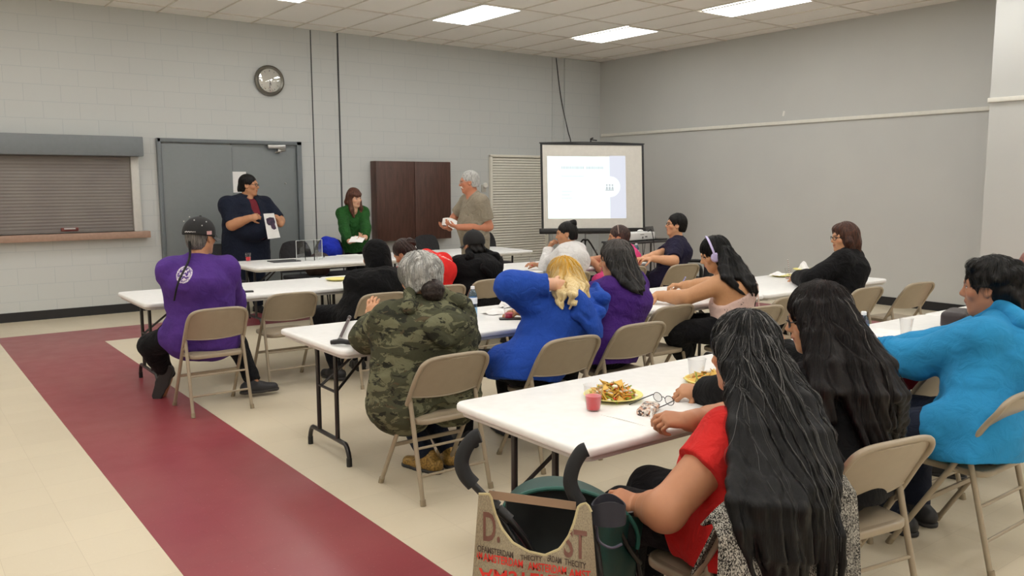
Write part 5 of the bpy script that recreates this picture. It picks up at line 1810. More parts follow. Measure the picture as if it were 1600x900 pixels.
def headphone_woman():
    H = at(1117, 398, y=4.16)
    p = seated('woman in a pale pink patterned top wearing lilac headphones and writing', H, (5.12, 4.0), yaw=22, yaws=24, head=(46, 22, 0), g=1.28, ga=1.3, sw=.185, hump=.05, tone=(204, 152, 110), res=.006)
    p.arm(-1, at(1028, 462, z=.80), (-.5, -.9, -.5), dict(d=(-.9, .35, -.1), n=(0, 0, -1), curl=.25)); p.arm(1, at(1068, 447, z=.80)+Vector((.02, .02, .0)), (.9, .2, -.6), dict(d=(-.8, .5, .1), n=(-.2, 0, -1), curl=.7))
    p.leg(-1, p.hip[-1]+v(-.34, .26, -.01), at(1085, 590, z=.1)).leg(1); p.body(lips=(190, 92, 84))
    T = NT('pale_pink_print'); n = T.noise(52, 2, dist=1.2, vec=T.scaled(T.obj(), (1, 1, 1.7)))
    n2 = T.noise(9, 2)
    T.put(T.b.inputs['Base Color'], T.mix(T.math('MULTIPLY', T.ramp(n, .685, .70), T.ramp(n2, .42, .5)), T.mix(T.noise(6, 2), lin((212, 180, 170)), lin((222, 194, 184))), lin((50, 34, 34))))
    T.b.inputs['Roughness'].default_value = .8; T.bump(T.noise(14, 3, dist=1.2), .25, .02)
    f = Field(); p.torso(f, .012, k=.05)
    f.cap(p.P-p.U*.06, p.P+p.U*.05, p.hd+.02, k=.04, u=p.RP[:, 0], su=(p.hw+.012)/(p.hd+.02))
    f.half(p.P-p.U*.08, -p.U)
    Rs, Fs, U = p.RS[:, 0], p.RS[:, 1], p.U
    f.half(p.N-U*.17-Rs*.13, nrm(U-Rs*.60), k=.01)
    f.disp(waves(7, 24, .008)); wf = waves(8, 50, .006); f.disp(lambda P: np.minimum(0, wf(P)))
    o = f.mesh_obj('strap_top', .006, T.m, p.e, p.base)
    st = MB()
    st.tube([Vector(x-p.base) for x in (p.N+Rs*.125-U*.0-Fs*.035, p.N+Rs*.135-U*.10-Fs*.165, p.N+Rs*.12-U*.25-Fs*.175)], .009, 8, smooth=5, flat=.4)
    st.build('shoulder_strap', T.m, o)
    sb = MB(); W = p.P+(p.N-p.P)*.4
    sb.tube([Vector(x-p.base) for x in (p.N+Rs*.14-U*.005, p.N+Rs*.17-U*.16-Fs*.14, W+Rs*.165-Fs*.10-U*.1)], .006, 6, smooth=5)
    sb.tube([Vector(x-p.base) for x in (W-Rs*.19+U*.02-Fs*.04, W-Rs*.15-U*.07-Fs*.135, p.P-Rs*.03-Fs*.165+U*.02)], .006, 6, smooth=5)
    sb.build('dark_strap', mat('dark_brown_strap', (44, 28, 26), .6), o)
    p.pants(BLKP, gr=.016); p.shoes()
    def ex(f, H, c):
        rows = [(392, 1122, 1138, 4.14), (406, 1120, 1148, 4.14), (420, 1117, 1157, 4.12), (434, 1118, 1165, 4.10), (446, 1130, 1170, 4.08), (456, 1142, 1172, 4.06), (462, 1152, 1170, 4.05)]
        p.locks(f, rows, 8, r=.028)
        f.path([H(-.07, -.01, .03), H(-.075, -.03, -.07), H(-.05, -.08, -.15)], np.array([.03, .032, .03])*c, k=.03)
    o = p.hair(hair_mat('long_black_hair', (7, 6, 7), (26, 23, 24), sc=(170, 170, 6)), h=.016, front=.055, low=None, extra=ex, amp=.004, freq=24, earcut=False, wavy=.2)
    p.strands(p.hairf, o, 500, grey(6, 24), length=.46, rad=.0013)
    LIL = mat('lilac_plastic', (196, 184, 226), .4)
    hb = MB()
    band = [(.112*math.cos(a), .010, .02+.130*math.sin(a)) for a in np.linspace(-.05, PI+.05, 17)]
    hb.tube([Vector(p.hl(*q)-p.base) for q in band], .012, 10, smooth=2, flat=.5)
    hp = hb.build('headphones', LIL, p.e)
    for s in (-1, 1):
        c = MB(); a = Vector(p.hl(s*.088, .008, -.010)-p.base); b = Vector(p.hl(s*.128, .008, -.010)-p.base)
        d = (b-a).normalized()
        R_ = d.to_track_quat('Z', 'Y').to_matrix().to_4x4()
        c.lathe([(0, 0), (.034, 0), (.038, .008), (.036, .024), (.026, .034), (0, .035)], M=Matrix.Translation(a) @ R_, n=20)
        c.build('ear_cup', LIL, hp)
headphone_woman()

def bob_woman():
    H = at(1319, 372, y=4.2)
    p = seated('woman in a black sweater with a brown bob and glasses, before the right wall', H, (6.76, 4.13), yaw=16, yaws=20, head=(56, 4, 0), g=1.35, ga=1.3, sw=.20, hump=.02, nk=.145, tone='e', res=.007, hair_col=(70, 44, 36))
    p.arm(-1, v(6.78, 4.60, .79), (-.9, -.1, -.6), dict(curl=.5, d=(.6, .7, 0)), elbow=at(1267, 437, y=4.22)); p.arm(1, v(7.0, 4.6, .79), (.45, -.2, -1), dict(curl=.5))
    p.leg(-1).leg(1); p.body()
    p.shirt(cloth('black_knit_wool', (9, 9, 12), wr=.3), 'sweater', gr=.024, sleeve=1.95, hem=.09, wr=.009, sgr=.030, seed=141)
    p.pants(BLKP); p.shoes()
    BB = hair_mat('auburn_brown_hair', (44, 28, 24), (92, 58, 44), mixw=.4, sc=(110, 110, 10))
    def ex(f, H, c):
        f.path([H(0, -.06, .03), H(0, -.075, -.06), H(0, -.095, -.125)], np.array([.07, .072, .045])*c, k=.03, u=p.RH[:, 0], su=1.15)
        for q in (-1, 1): f.path([H(q*.072, .01, .05), H(q*.086, .0, -.03), H(q*.078, -.02, -.10)], np.array([.03, .034, .03])*c, k=.03)
        f.ell(H(0, -.10, -.12), V3(.055, .03, .03)*c, p.RH, k=.03)
        f.ell(H(0, .05, .085), V3(.06, .045, .035)*c, p.RH, k=.03)
    p.hair(BB, h=.020, front=.055, low=-.15, extra=ex, amp=.006, freq=18, earcut=False, wavy=1.6)
    p.glasses()
bob_woman()

# ======================================================= nearest row
def red_woman():
    H = at(1160, 553, y=1.78)
    p = seated('nearest woman, red short-sleeved shirt, very long black hair streaked grey', H, (2.17, 1.62), yaw=16, yaws=18, head=(6, 10, 4), g=1.38, ga=1.38, sw=.225, hs=1.02, hump=.05, tone=(188, 132, 98), res=.005, belly=.03, cw=.14, wwid=.145)
    el = at(1042, 812, y=1.62)
    p.arm(-1, at(1003, 790, y=1.88), (-.35, -.45, -1), dict(d=(-.6, .5, .25), n=(.5, .1, -.8), curl=.7), elbow=at(1040, 798, y=1.66))
    p.arm(1, at(1078, 658, z=.795), (.7, .5, -.3), dict(d=(-.80, .58, .10), n=(.35, .25, -.9), curl=[.6, .85, .95, 1.0], thumb=.7))
    p.leg(-1, p.hip[-1]+v(-.10, .40, -.04)).leg(1)
    p.body()
    RED = cloth('coral_red_jersey', (206, 42, 40), wr=.25)
    p.shirt(RED, 'polo_shirt', gr=.016, sleeve=.46, hem=.09, wr=.009, sgr=.022, seed=151, fold=.006)
    p.pants(BLKP, gr=.014); p.shoes()
    ob = Field()
    ch = CH['redw'].matrix_basis
    for zz, yy in ((.76, -.25), (.6, -.285), (.4, -.30), (.2, -.305)):
        ob.cap(ch @ Vector((-.2, yy, zz)), ch @ Vector((.2, yy, zz)), .028)
    ob.cap(ch @ Vector((0, -.25, .76)), ch @ Vector((0, -.30, .2)), .03, u=(1, 0, 0), su=6)
    p.sf.append(ob)
    HM = hair_mat('long_black_grey_hair', (5, 5, 6), (22, 21, 23), mixw=.25, sc=(190, 190, 5), rough=.42, zgrad=(p.H[2]+.05, p.H[2]+.14, (46, 46, 48)))
    def ex(f, H, c):
        rows = [(535, 1126, 1203, 1.80), (570, 1123, 1213, 1.80), (610, 1121, 1227, 1.78), (655, 1123, 1245, 1.70), (705, 1128, 1267, 1.60), (745, 1133, 1283, 1.50), (785, 1139, 1293, 1.41), (825, 1148, 1299, 1.385), (865, 1160, 1301, 1.375), (905, 1176, 1297, 1.365), (945, 1192, 1291, 1.36)]
        p.locks(f, rows, 17, r=.026)
    o = p.hair(HM, h=.020, front=.05, low=None, extra=ex, amp=.005, freq=24, earcut=False, res=.005, wavy=.12)
    def cf(r, q):
        g = r.uniform(60, 140) if (r.random() < (.26 if q[2] > p.H[2]+.07 else .06)) else r.uniform(4, 20)
        return lin((g, g*.99, g*.98))
    p.strands(p.hairf, o, 2200, cf, length=.80, rad=.0010, step=.02)
    br = Field(); a = nrm(p.Wr[1]-p.E[1]); br.cap(p.Wr[1]-a*.02, p.Wr[1]-a*.012, .036, .036, k=0, cuta=True, cutb=True); br.mesh_obj('bracelet', .004, mat('dull_bracelet', (120, 78, 72), .5), p.e, p.base)
    return p
RW = red_woman()

def dark_woman():
    H = at(1277, 500, y=1.92)
    p = seated('woman in black with very long dark brown hair, between the red shirt and blue hoodie', H, (2.86, 1.72), yaw=14, yaws=16, head=(34, 10, 0), g=1.4, ga=1.3, sw=.205, hs=1.04, hump=.05, tone='b', res=.006)
    p.arm(-1, at(1098, 610, z=.785), (-.9, -.6, -.3), dict(d=(-.75, .6, 0), n=(.3, .3, -1), curl=.9)); p.arm(1, at(1222, 545, y=2.36), (.45, .3, -1), dict(d=(-.3, .4, .8), n=(-.4, -.2, 0), curl=.6))
    p.leg(-1, p.hip[-1]+v(-.02, .42, -.02)).leg(1, p.hip[1]+v(.22, .36, -.02)); p.body()
    p.shirt(BLK, 'black_top', gr=.022, sleeve=1.95, hem=.09, wr=.010, sgr=.028, seed=161)
    p.pants(BLKP, gr=.018); p.shoes()
    HM = hair_mat('long_dark_brown_hair', (12, 8, 8), (34, 23, 21), mixw=.25, sc=(190, 190, 5), rough=.40, zgrad=(p.H[2]-.02, p.H[2]+.14, (40, 25, 23)))
    def ex(f, H, c):
        rows = [(480, 1252, 1309, 1.92), (520, 1248, 1325, 1.92), (560, 1243, 1339, 1.92), (600, 1240, 1357, 1.90), (640, 1246, 1377, 1.88), (680, 1256, 1395, 1.86), (705, 1268, 1399, 1.84)]
        p.locks(f, rows, 15, r=.028)
    o = p.hair(HM, h=.022, front=.05, low=None, extra=ex, amp=.005, freq=24, earcut=False, res=.005, wavy=.12)
    def cf(r, q):
        k = r.uniform(.4, 1.35); g = lin((22*k, 14*k, 13*k))
        if r.random() < .006: g = lin((170, 165, 160))
        return g
    p.strands(p.hairf, o, 1600, cf, length=.72, rad=.0010)
    p.glasses()
dark_woman()

def blue_man():
    H = at(1547, 450, y=1.78)
    p = seated('man in a light blue hoodie with curly black hair, at the right edge', H, (3.88, 1.66), yaw=14, yaws=8, head=(14, 6, 0), g=1.35, ga=1.35, sw=.215, s_=1.04, hs=1.08, hump=.05, tone=(176, 122, 92), res=.0055, nk=.15)
    p.arm(-1, at(1352, 556, z=.79), (-.3, -1, -.6), dict(curl=.5, d=(-.9, .4, 0)), l1=.31, l2=.27); p.arm(1, v(4.1, 2.25, .79), (.45, -.2, -1), dict(curl=.5))
    p.leg(-1, v(3.60, 2.02, .53), v(3.78, 1.98, .09), toe=(-.2, 1, 0)).leg(1, v(4.0, 2.02, .53), v(3.98, 1.98, .09), toe=(.1, 1, 0)); p.body()
    B = cloth('sky_blue_fleece', (44, 138, 190), wr=.16)
    p.shirt(B, 'hoodie', gr=.026, sleeve=1.9, hem=.13, hood=True, wr=.012, wfreq=18, sgr=.030, seed=171, fold=.005, bunch=[(-1, .35, 1.05, .016, 46)])
    p.pants(NAVYJ, gr=.016); p.shoes()
    def ex(f, H, c):
        r = np.random.default_rng(3)
        for k in range(26):
            a = r.uniform(-2.4, 2.4); z = r.uniform(-.06, .10)
            f.ell(H(.078*math.sin(a), -.03-.085*math.cos(a), z), V3(.03, .03, .026)*c, p.RH, k=.015)
        for k in range(9):
            f.ell(H(-.06+.015*k, .055-.0008*(k-4)**2, .098+.01*(k % 2)), V3(.022, .026, .020)*c, p.RH, k=.012)
        f.path([H(0, -.09, -.04), H(0, -.12, -.10)], np.array([.06, .03])*c, k=.03, u=p.RH[:, 0], su=1.3)
    o = p.hair(HBLACK, h=.016, front=.064, low=-.115, extra=ex, amp=.007, freq=18, wavy=2.2)
    p.strands(p.hairf, o, 500, grey(10, 36), length=.10, rad=.0011, step=.012)
blue_man()

def sliver():
    H = at(1622, 425, y=2.0)
    p = seated('person almost wholly cut off by the right edge, only reddish-brown hair showing', H, (4.92, 1.78), yaw=5, head=(0, 5, 0), g=1.2, res=.009)
    p.arm(-1, v(4.75, 2.3, .79), (-.45, -.2, -1), dict(curl=.5)); p.arm(1, v(5.1, 2.3, .79), (.45, -.2, -1), dict(curl=.5))
    p.leg(-1).leg(1); p.body()
    p.shirt(cloth('grey_sweatshirt', (120, 116, 116)), 'sweatshirt', seed=181); p.pants(BLKP); p.shoes()
    p.hair(hair_mat('reddish_hair', (110, 70, 66), (160, 110, 100), mixw=.5), h=.022, low=-.11, earcut=False)
sliver()
# ======================================================= things on and around the tables
TZ = .7405
def glassy(name, col, rough=.05, ior=1.12, alpha=1):
    M = NT(name); M.b.inputs['Base Color'].default_value = lin(col); M.b.inputs['Transmission Weight'].default_value = 1
    M.b.inputs['Roughness'].default_value = rough; M.b.inputs['IOR'].default_value = ior; M.b.inputs['Specular IOR Level'].default_value = .6
    return M.m
CLEARP = thinglass('clear_cup_plastic', (252, 252, 252), .02, .12)
REDJ = mat('red_juice', (214, 40, 52), .2)
BOTP = thinglass('blue_tinted_bottle', (190, 220, 242), .05, .06)
LBL = mat('white_bottle_label', (232, 238, 244), .5)
CAPW = mat('white_bottle_cap', (236, 238, 240), .4)
YELP = mat('pale_yellow_foam', (238, 228, 140), .55)
NAPK = mat('white_napkin', (243, 242, 240), .85, bump=.2, bscale=60)

def tabpt(px, py): return at(px, py, z=TZ)
def cup(px, py, label, fill=0, m=None, s=1.0, straw=False, drink=None, group='plastic tumblers on the tables'):
    p = tabpt(px, py)
    e = empty('plastic_cup', p, 0, label, 'cup', group)
    h = .100*s; r0, r1 = .027*s, .038*s
    prof = [(.0, .002), (r0, .002), (r0+.001, .004)]+[(r0+(r1-r0)*t, h*t) for t in (.2, .4, .6, .8, .97)]+[(r1+.002, h*.985), (r1+.002, h), (r1-.001, h)]
    prof += [(r0+(r1-r0)*t-.0015, h*t) for t in (.97, .6, .2)]+[(r0-.001, .005), (0, .005)]
    MB().lathe(prof, n=24, cap=False).build('cup_wall', m or CLEARP, e)
    if fill:
        rt = r0+(r1-r0)*fill-.0022
        MB().lathe([(0, .006), (r0-.0015, .006), (rt, h*fill), (0, h*fill)], n=24, cap=False).build('drink', drink or REDJ, e)
    if straw:
        b = MB(); b.tube([(.018, 0, .008), (-.010, .01, .19)], .0035, 8); o = b.build('paper_straw', STRAW, e)
    return e
STRAWM = NT('striped_straw'); _s = STRAWM.n('SeparateXYZ'); STRAWM.t.links.new(STRAWM.obj(), _s.inputs[0])
STRAWM.put(STRAWM.b.inputs['Base Color'], STRAWM.mix(STRAWM.math('GREATER_THAN', STRAWM.math('SINE', STRAWM.math('MULTIPLY', _s.outputs[2], 330)), .1), lin((236, 232, 228)), lin((110, 66, 60))))
STRAW = STRAWM.m
cup(388, 408, 'clear cup of red drink on the front table before the navy man', fill=.52)
cup(832, 416, 'clear cup of red drink beside the white sweatshirt', fill=.45)
cup(927, 641, 'clear cup of red drink in front of the plate of nachos', fill=.58, s=1.06)
cup(795, 498, 'clear cup with pink drink half hidden by the royal blue sleeve', fill=.4, drink=mat('pink_juice', (214, 60, 92), .3))
cup(928, 402, 'empty clear cup between the white sweatshirt and the pink shirt')
cup(1088, 597, 'empty clear cup beside the nearest long black hair', s=1.12)
cup(1415, 524, 'empty clear cup right of the water bottle on the nearest tables', s=1.05)
cup(1232, 436, 'clear cup with a red and white striped straw', straw=True, fill=.12, drink=mat('pale_drink', (226, 170, 150), .3), s=1.05)

def bottle(px, py, label, h=.215):
    p = tabpt(px, py)
    e = empty('water_bottle', p, .4, label, 'bottle', 'plastic water bottles')
    k = h/.215; r = .031*k
    prof = [(0, 0), (r*.86, 0), (r, .008)]
    for i in range(8):
        z = .012+i*.010; prof += [(r, z*k), (r*.955, (z+.005)*k)]
    prof += [(r, .10*k), (r, .152*k), (r*.93, .165*k), (r*.62, .187*k), (r*.40, .198*k), (r*.40, .203*k)]
    MB().lathe(prof, n=24).build('bottle_body', BOTP, e)
    MB().lathe([(r+.0006, .098*k), (r+.0008, .1*k), (r+.0008, .140*k), (r+.0006, .142*k)], n=24, cap=False).build('label_band', LBL, e)
    MB().lathe([(0, .200*k), (.0145*k, .200*k), (.0145*k, .216*k), (.012*k, .219*k), (0, .219*k)], n=20).build('bottle_cap', CAPW, e)
bottle(739, 496, 'blue-tinted water bottle beside the camouflage hoodie')
bottle(1347, 548, 'blue-tinted water bottle right of the long dark brown hair')
bottle(994, 409, 'blue-tinted water bottle behind the pink shirt')

def plate(px, py, label, r=.115, m=None):
    p = tabpt(px, py)
    e = MB().lathe([(0, .001), (r*.62, .001), (r*.70, .006), (r*.97, .016), (r, .018), (r*.985, .021), (r*.7, .0105), (r*.62, .006), (0, .006)], n=36, cap=False).build('foam_plate', m or YELP)
    e.location = p
    return tag(e, label, 'plate', 'yellow foam plates')
PL = plate(958, 622, 'pale yellow plate under the heap of nachos, nearest the camera', r=.128)
plate(1110, 598, 'pale yellow plate of food hidden behind the nearest long black hair', r=.12)
plate(527, 438, 'pale yellow plate left of the raised black hood')
plate(1003, 408, 'pale yellow plate by the elbow of the navy t-shirt', r=.11)
plate(1222, 432, 'pale yellow plate under a crumpled napkin, left of the striped straw cup')
plate(1256, 423, 'pale yellow plate with a standing napkin, beside the black sweater')

FOOD = [mat('corn_chip', (228, 186, 92), .6, var=.15), mat('lettuce', (150, 176, 64), .5, var=.2), mat('shredded_cheese', (236, 152, 40), .5), mat('tomato_dice', (206, 70, 36), .4), mat('sour_cream', (240, 234, 216), .4), mat('seasoned_meat', (146, 90, 52), .6)]
def food(c, r, n, label, seed, h=.05):
    rr = random.Random(seed)
    b = MB()
    for k in range(n):
        a = rr.uniform(0, 6.28); d = r*math.sqrt(rr.random()); z = .010+(1-(d/r)**1.5)*h*rr.uniform(.35, 1)
        x, y = d*math.cos(a), d*math.sin(a)
        t = rr.choices(range(6), [4, 3, 4, 2, 2, 1])[0]
        b.mi = t
        rot = (rr.uniform(-.8, .8), rr.uniform(-.8, .8), rr.uniform(0, 6))
        if t == 0:
            s = rr.uniform(.022, .034)
            M = Matrix.Translation((x, y, z)) @ Euler(rot).to_matrix().to_4x4()
            b.prism([M @ Vector((s*math.cos(q), s*math.sin(q), .004*math.cos(3*q))) for q in (0, 2.09, 4.19)], M.to_3x3() @ Vector((0, 0, .0025)))
        elif t in (1, 2):
            L = rr.uniform(.012, .03)
            M = Matrix.Translation((x, y, z)) @ Euler(rot).to_matrix().to_4x4()
            b.tube([M @ Vector((-L, 0, 0)), M @ Vector((0, .004, .003)), M @ Vector((L, 0, 0))], .003 if t == 1 else .0022, 5)
        elif t == 3: b.box((x, y, z), (.012, .011, .010), rot=rot, bev=.002)
        elif t == 4: b.ball((x, y, z), rr.uniform(.008, .014), 5, sc=(1, 1, .6))
        else: b.ball((x, y, z), rr.uniform(.006, .010), 4)
    o = b.build('nachos', FOOD)
    o.location = Vector(c)+Vector((0, 0, .004))
    return tag(o, label, 'food', kind='stuff')
food(PL.location, .095, 210, 'heap of nachos with lettuce, cheese and tomato on the yellow plate', 3, .06)
food(tabpt(1108, 598), .09, 110, 'nachos peeking out behind the nearest long black hair', 4, .04)

def crumple(px, py, w, h, label, seed, m=None, rz=0, name='napkin', z=TZ, squash=1.0):
    p = at(px, py, z=z)
    r = np.random.default_rng(seed); W = waves(seed, 55/(w/.1), .014); W2 = waves(seed+1, 120/(w/.1), .005)
    def fn(u, v_):
        x, y = (u-.5)*w, (v_-.5)*w*squash
        q = np.array([x, y, .3*x], f32)
        z_ = h*max(0, 1-(2*abs(u-.5))**2)*max(0, 1-(2*abs(v_-.5))**2)+abs(float(W(q)))+abs(float(W2(q)))*.7+.001
        return Vector((x+float(W2(q))*1.5, y+float(W(q))*.6, z_))
    o = MB().grid(fn, 22, 22, thick=.0007).build(name, m or NAPK, angle=60)
    o.location = p; o.rotation_euler = (0, 0, rz)
    return tag(o, label, 'napkin', 'white paper napkins')
bent_sheet('folded_napkin', [at(938, 648, z=TZ), at(1010, 666, z=TZ), at(1030, 655, z=TZ), at(975, 631, z=TZ)], 'folded white napkin under the hand of the nearest woman', 'napkin', bow=.006, m=NAPK, group='white paper napkins', thick=.003)
crumple(772, 490, .14, .03, 'crumpled white napkin right of the water bottle by the camouflage hoodie', 5)
crumple(790, 480, .09, .07, 'upright crumpled napkin touching the royal blue sleeve', 6)
crumple(1215, 430, .13, .03, 'crumpled napkin on the yellow plate left of the striped straw', 7, z=.757)
crumple(1256, 421, .09, .08, 'peaked white napkin standing on the yellow plate beside the black sweater', 8, z=.757)
crumple(1262, 441, .10, .012, 'lilac napkin lying by the elbow of the black sweater', 9, m=mat('lilac_napkin', (206, 196, 226), .8))
crumple(944, 410, .08, .05, 'small white napkin before the pink shirt', 10)
crumple(700, 455, .08, .02, 'small white napkin behind the grey hair', 12) if False else None

# walking cane lying across the third table's end
def cane():
    a, b = at(530, 531, z=.765), at(546, 496, z=.755)
    e = empty('walking_cane', (a+b)/2, 0, 'dark walking cane with a T handle lying on the white table', 'cane')
    o = e.location.copy()
    MB().tube([a-o, b-o], .0095, 10).build('shaft', mat_wood('dark_cane_wood', (52, 38, 40), (86, 66, 66), (3, 3, 3)), e)
    d = (b-a).normalized()
    MB().tube([a-o-d*.005, a-o+d*.05], .0115, 10).tube([b-o-d*.16, b-o-d*.12], .011, 10).build('collar', STEEL, e)
    MB().tube([b-o-d*.035, b-o+d*.012], .0135, 10).build('rubber_tip', mat('grey_rubber', (110, 108, 106), .7), e)
    l, r = at(517, 535, z=.758), at(549, 535.5, z=.758)
    MB().tube([l-o, (l*.75+r*.25)-o+Vector((0, 0, .004)), (l+r)/2-o+Vector((0, 0, .008)), (l*.25+r*.75)-o+Vector((0, 0, .004)), r-o], [.013, .015, .016, .015, .014], 12, smooth=4).build('handle', BLACKP, e)
cane()

# acrylic holder, tablets, papers on the front table
def acrylic():
    c = tabpt(485, 407)
    e = empty('acrylic_holder', c, 0, 'clear acrylic holder with three panes standing on the front table', 'holder')
    AC = thinglass('clear_acrylic', (246, 248, 248), .05)
    ED = mat('acrylic_edge', (214, 218, 216), .3)
    xs = [(-.185, -.02), (-.05, .03), (.045, -.02), (.175, .04)]
    for i, (x0, y0) in enumerate(xs[:-1]):
        x1, y1 = xs[i+1]
        L = math.hypot(x1-x0, y1-y0); a = math.atan2(y1-y0, x1-x0)
        o = MB().box(((x0+x1)/2, (y0+y1)/2, .125), (L, .003, .245), rot=(0, 0, a)).build('pane', AC, e)
        b = MB()
        for xx, yy in ((x0, y0), (x1, y1)): b.box((xx, yy, .125), (.006, .006, .25))
        b.box(((x0+x1)/2, (y0+y1)/2, .249), (L, .005, .004), rot=(0, 0, a))
        b.build('pane_edge', ED, o)
acrylic()
def slab_on(px, py, w, l, h, label, cat, m, rz=0, name='phone', r=.012, z=TZ):
    o = MB().slab(-w/2, w/2, -l/2, l/2, 0, h, r=r, bev=min(h*.3, .003)).build(name, m)
    o.location = at(px, py, z=z); o.rotation_euler = (0, 0, rz)
    return tag(o, label, cat)
slab_on(444, 408.5, .34, .24, .012, 'closed dark grey laptop on the front table left of the acrylic holder', 'laptop', mat('dark_grey_laptop', (78, 78, 82), .4, metal=.4), name='laptop')
slab_on(381, 456.5, .08, .16, .009, 'dark phone on the table by the purple sleeve', 'phone', BLACKP, rz=1.3)
slab_on(797, 499, .075, .15, .009, 'dark phone beside the pink drink', 'phone', BLACKP, rz=1.0, name='phone')
slab_on(1265, 424, .075, .16, .02, 'black phone in a case before the black sweater', 'phone', BLACKP, rz=.6, name='phone')
slab_on(547, 399, .30, .22, .004, 'white papers on the front table below the green cardigan', 'paper', WHITEP, name='paper_stack', r=.003)
slab_on(1385, 521, .28, .216, .003, 'white paper between the water bottle and the empty cup at the right', 'paper', WHITEP, rz=.1, name='paper_sheet', r=.003)
slab_on(1232, 545, .216, .28, .003, 'white paper in front of the woman with long dark brown hair', 'paper', WHITEP, rz=.2, name='paper_sheet', r=.003)
slab_on(1046, 455, .28, .216, .003, 'white paper under the hands of the woman with headphones', 'paper', WHITEP, rz=.1, name='paper_sheet', r=.003)
mk = empty('marker_pen', at(502, 404, z=TZ), .6, 'small white and black marker on the front table beside the acrylic holder', 'marker')
MB().tube([(-.06, 0, .012), (.04, 0, .012)], .011, 10).build('barrel', WHITEP, mk); MB().tube([(.04, 0, .012), (.075, 0, .03)], .012, 10).build('cap', BLACKP, mk)
lp = empty('paper_tent', at(643, 396, z=TZ), .2, 'folded white card standing on the front table before the brown cabinet', 'card')
MB().prism([(-.11, 0, 0), (.11, 0, 0), (.11, .05, .14), (-.11, .05, .14)], (0, .002, 0)).prism([(-.11, .10, 0), (.11, .10, 0), (.11, .05, .14), (-.11, .05, .14)], (0, .002, 0)).build('card', WHITEP, lp)
# pens
pn = MB().tube([at(1062, 449, z=.765), at(1071, 433, z=.87)], [.004, .0055], 8).build('lilac_pen', mat('lilac_pen_plastic', (150, 150, 214), .35))
tag(pn, 'lilac pen held by the woman with headphones', 'pen')
fk = MB().tube([at(1018, 641, z=.80), at(1017, 655, z=.775)], .004, 8).tube([at(1018, 641, z=.80), at(1019, 636, z=.815)], .006, 8).build('plastic_fork', WHITEP)
tag(fk, 'white plastic fork between the fingers of the nearest woman', 'fork')

# spectacles and patterned case on the nearest table
def specs():
    c = tabpt(1036, 632)
    ax = (at(1062, 632, z=TZ)-at(1030, 622, z=TZ)).normalized(); ay = Vector((0, 0, 1)).cross(ax)
    e = empty('reading_glasses', c, 0, 'black wire reading glasses lying beside the plate of nachos', 'glasses')
    f = MB(); L = MB()
    for q in (-1, 1):
        ring = [ax*(q*.036+.027*math.cos(a))+Vector((0, 0, .024+.019*math.sin(a)))+ay*.002 for a in [k*PI/9 for k in range(18)]]
        f.tube(ring, .0016, 6, closed=True)
        f.tube([ax*(q*.063)+Vector((0, 0, .03)), ax*(q*.066)-ay*.06+Vector((0, 0, .018)), ax*(q*.062)-ay*.13+Vector((0, 0, .004))], .0024, 6, smooth=4)
    f.tube([ax*-.010+Vector((0, 0, .028)), Vector((0, 0, .033)), ax*.010+Vector((0, 0, .028))], .0016, 6, smooth=3)
    f.build('frame', FRAMEB, e)
    for q in (-1, 1):
        MB().prism([ax*(q*.036+.026*math.cos(a))+Vector((0, 0, .024+.018*math.sin(a))) for a in [k*PI/9 for k in range(18)]], ay*.001).build('lens', LENS, e)
    cm = NT('patterned_case_cloth'); n = cm.noise(70, 3, dist=1)
    cm.put(cm.b.inputs['Base Color'], cm.mix(cm.ramp(n, .47, .5), cm.mix(cm.ramp(cm.noise(40, 2), .5, .53), lin((60, 46, 44)), lin((190, 120, 70))), lin((222, 212, 200)))); cm.b.inputs['Roughness'].default_value = .5
    o = MB().slab(-.085, .085, -.035, .035, 0, .026, r=.03, bev=.008).build('glasses_case', cm.m)
    o.location = at(1013, 644, z=TZ); o.rotation_euler = (0, 0, .55)
    tag(o, 'patterned brown and white glasses case beside the nachos', 'glasses case')
specs()
# black pouch
o = MB().slab(-.14, .14, -.075, .075, 0, .115, r=.05, bev=.03).build('pouch_body', None)
e = empty('zip_pouch', at(1494, 512, z=TZ), .25, 'dark brown zip pouch on the table before the light blue hoodie', 'pouch')
o.parent = e; o.data.materials.append(mat('dark_brown_leather', (48, 40, 42), .45, bump=.2, bscale=120))
MB().tube([(-.13, -.072, .085), (0, -.079, .087), (.13, -.072, .085)], .004, 6).build('zip', BLACKP, e)

# garments and bags on chairs
def heap(name, c, w, d, h, m, label, cat, seed):
    f = Field(); r = np.random.default_rng(seed)
    for k in range(9):
        a = r.uniform(-1, 1, 3)
        f.ell((c[0]+a[0]*w*.28, c[1]+a[1]*d*.28, c[2]+h*(.45+.25*a[2])), (w*.26, d*.3, h*.35), k=.05)
    f.disp(waves(seed, 34, .014)); wf = waves(seed+3, 60, .012); f.disp(lambda P: np.minimum(0, wf(P)))
    f.half((c[0], c[1], c[2]), (0, 0, -1))
    o = f.mesh_obj(name, .009, m, None, c)
    o.location = c
    return tag(o, label, cat)
p5 = at(522, 385, y=10.45)
heap('bunched_jacket', (p5.x, 10.62, .60), .30, .28, .38, cloth('bright_blue_nylon', (34, 52, 176), wr=.3), 'royal blue jacket heaped on the chair left of the green cardigan', 'jacket', 3)
p6 = at(505, 415, y=10.3)
heap('brown_bag', (p6.x, 10.40, .47), .42, .30, .30, mat('brown_leather_bag', (62, 46, 36), .5), 'brown bag on the chair seat behind the front table', 'bag', 8)
heap('red_blue_garment', (4.20, 2.34, .44), .34, .30, .24, cloth('navy_red_fleece', (38, 58, 110)), 'blue garment on the chair tucked under the table beside the light blue hoodie', 'jacket', 9)
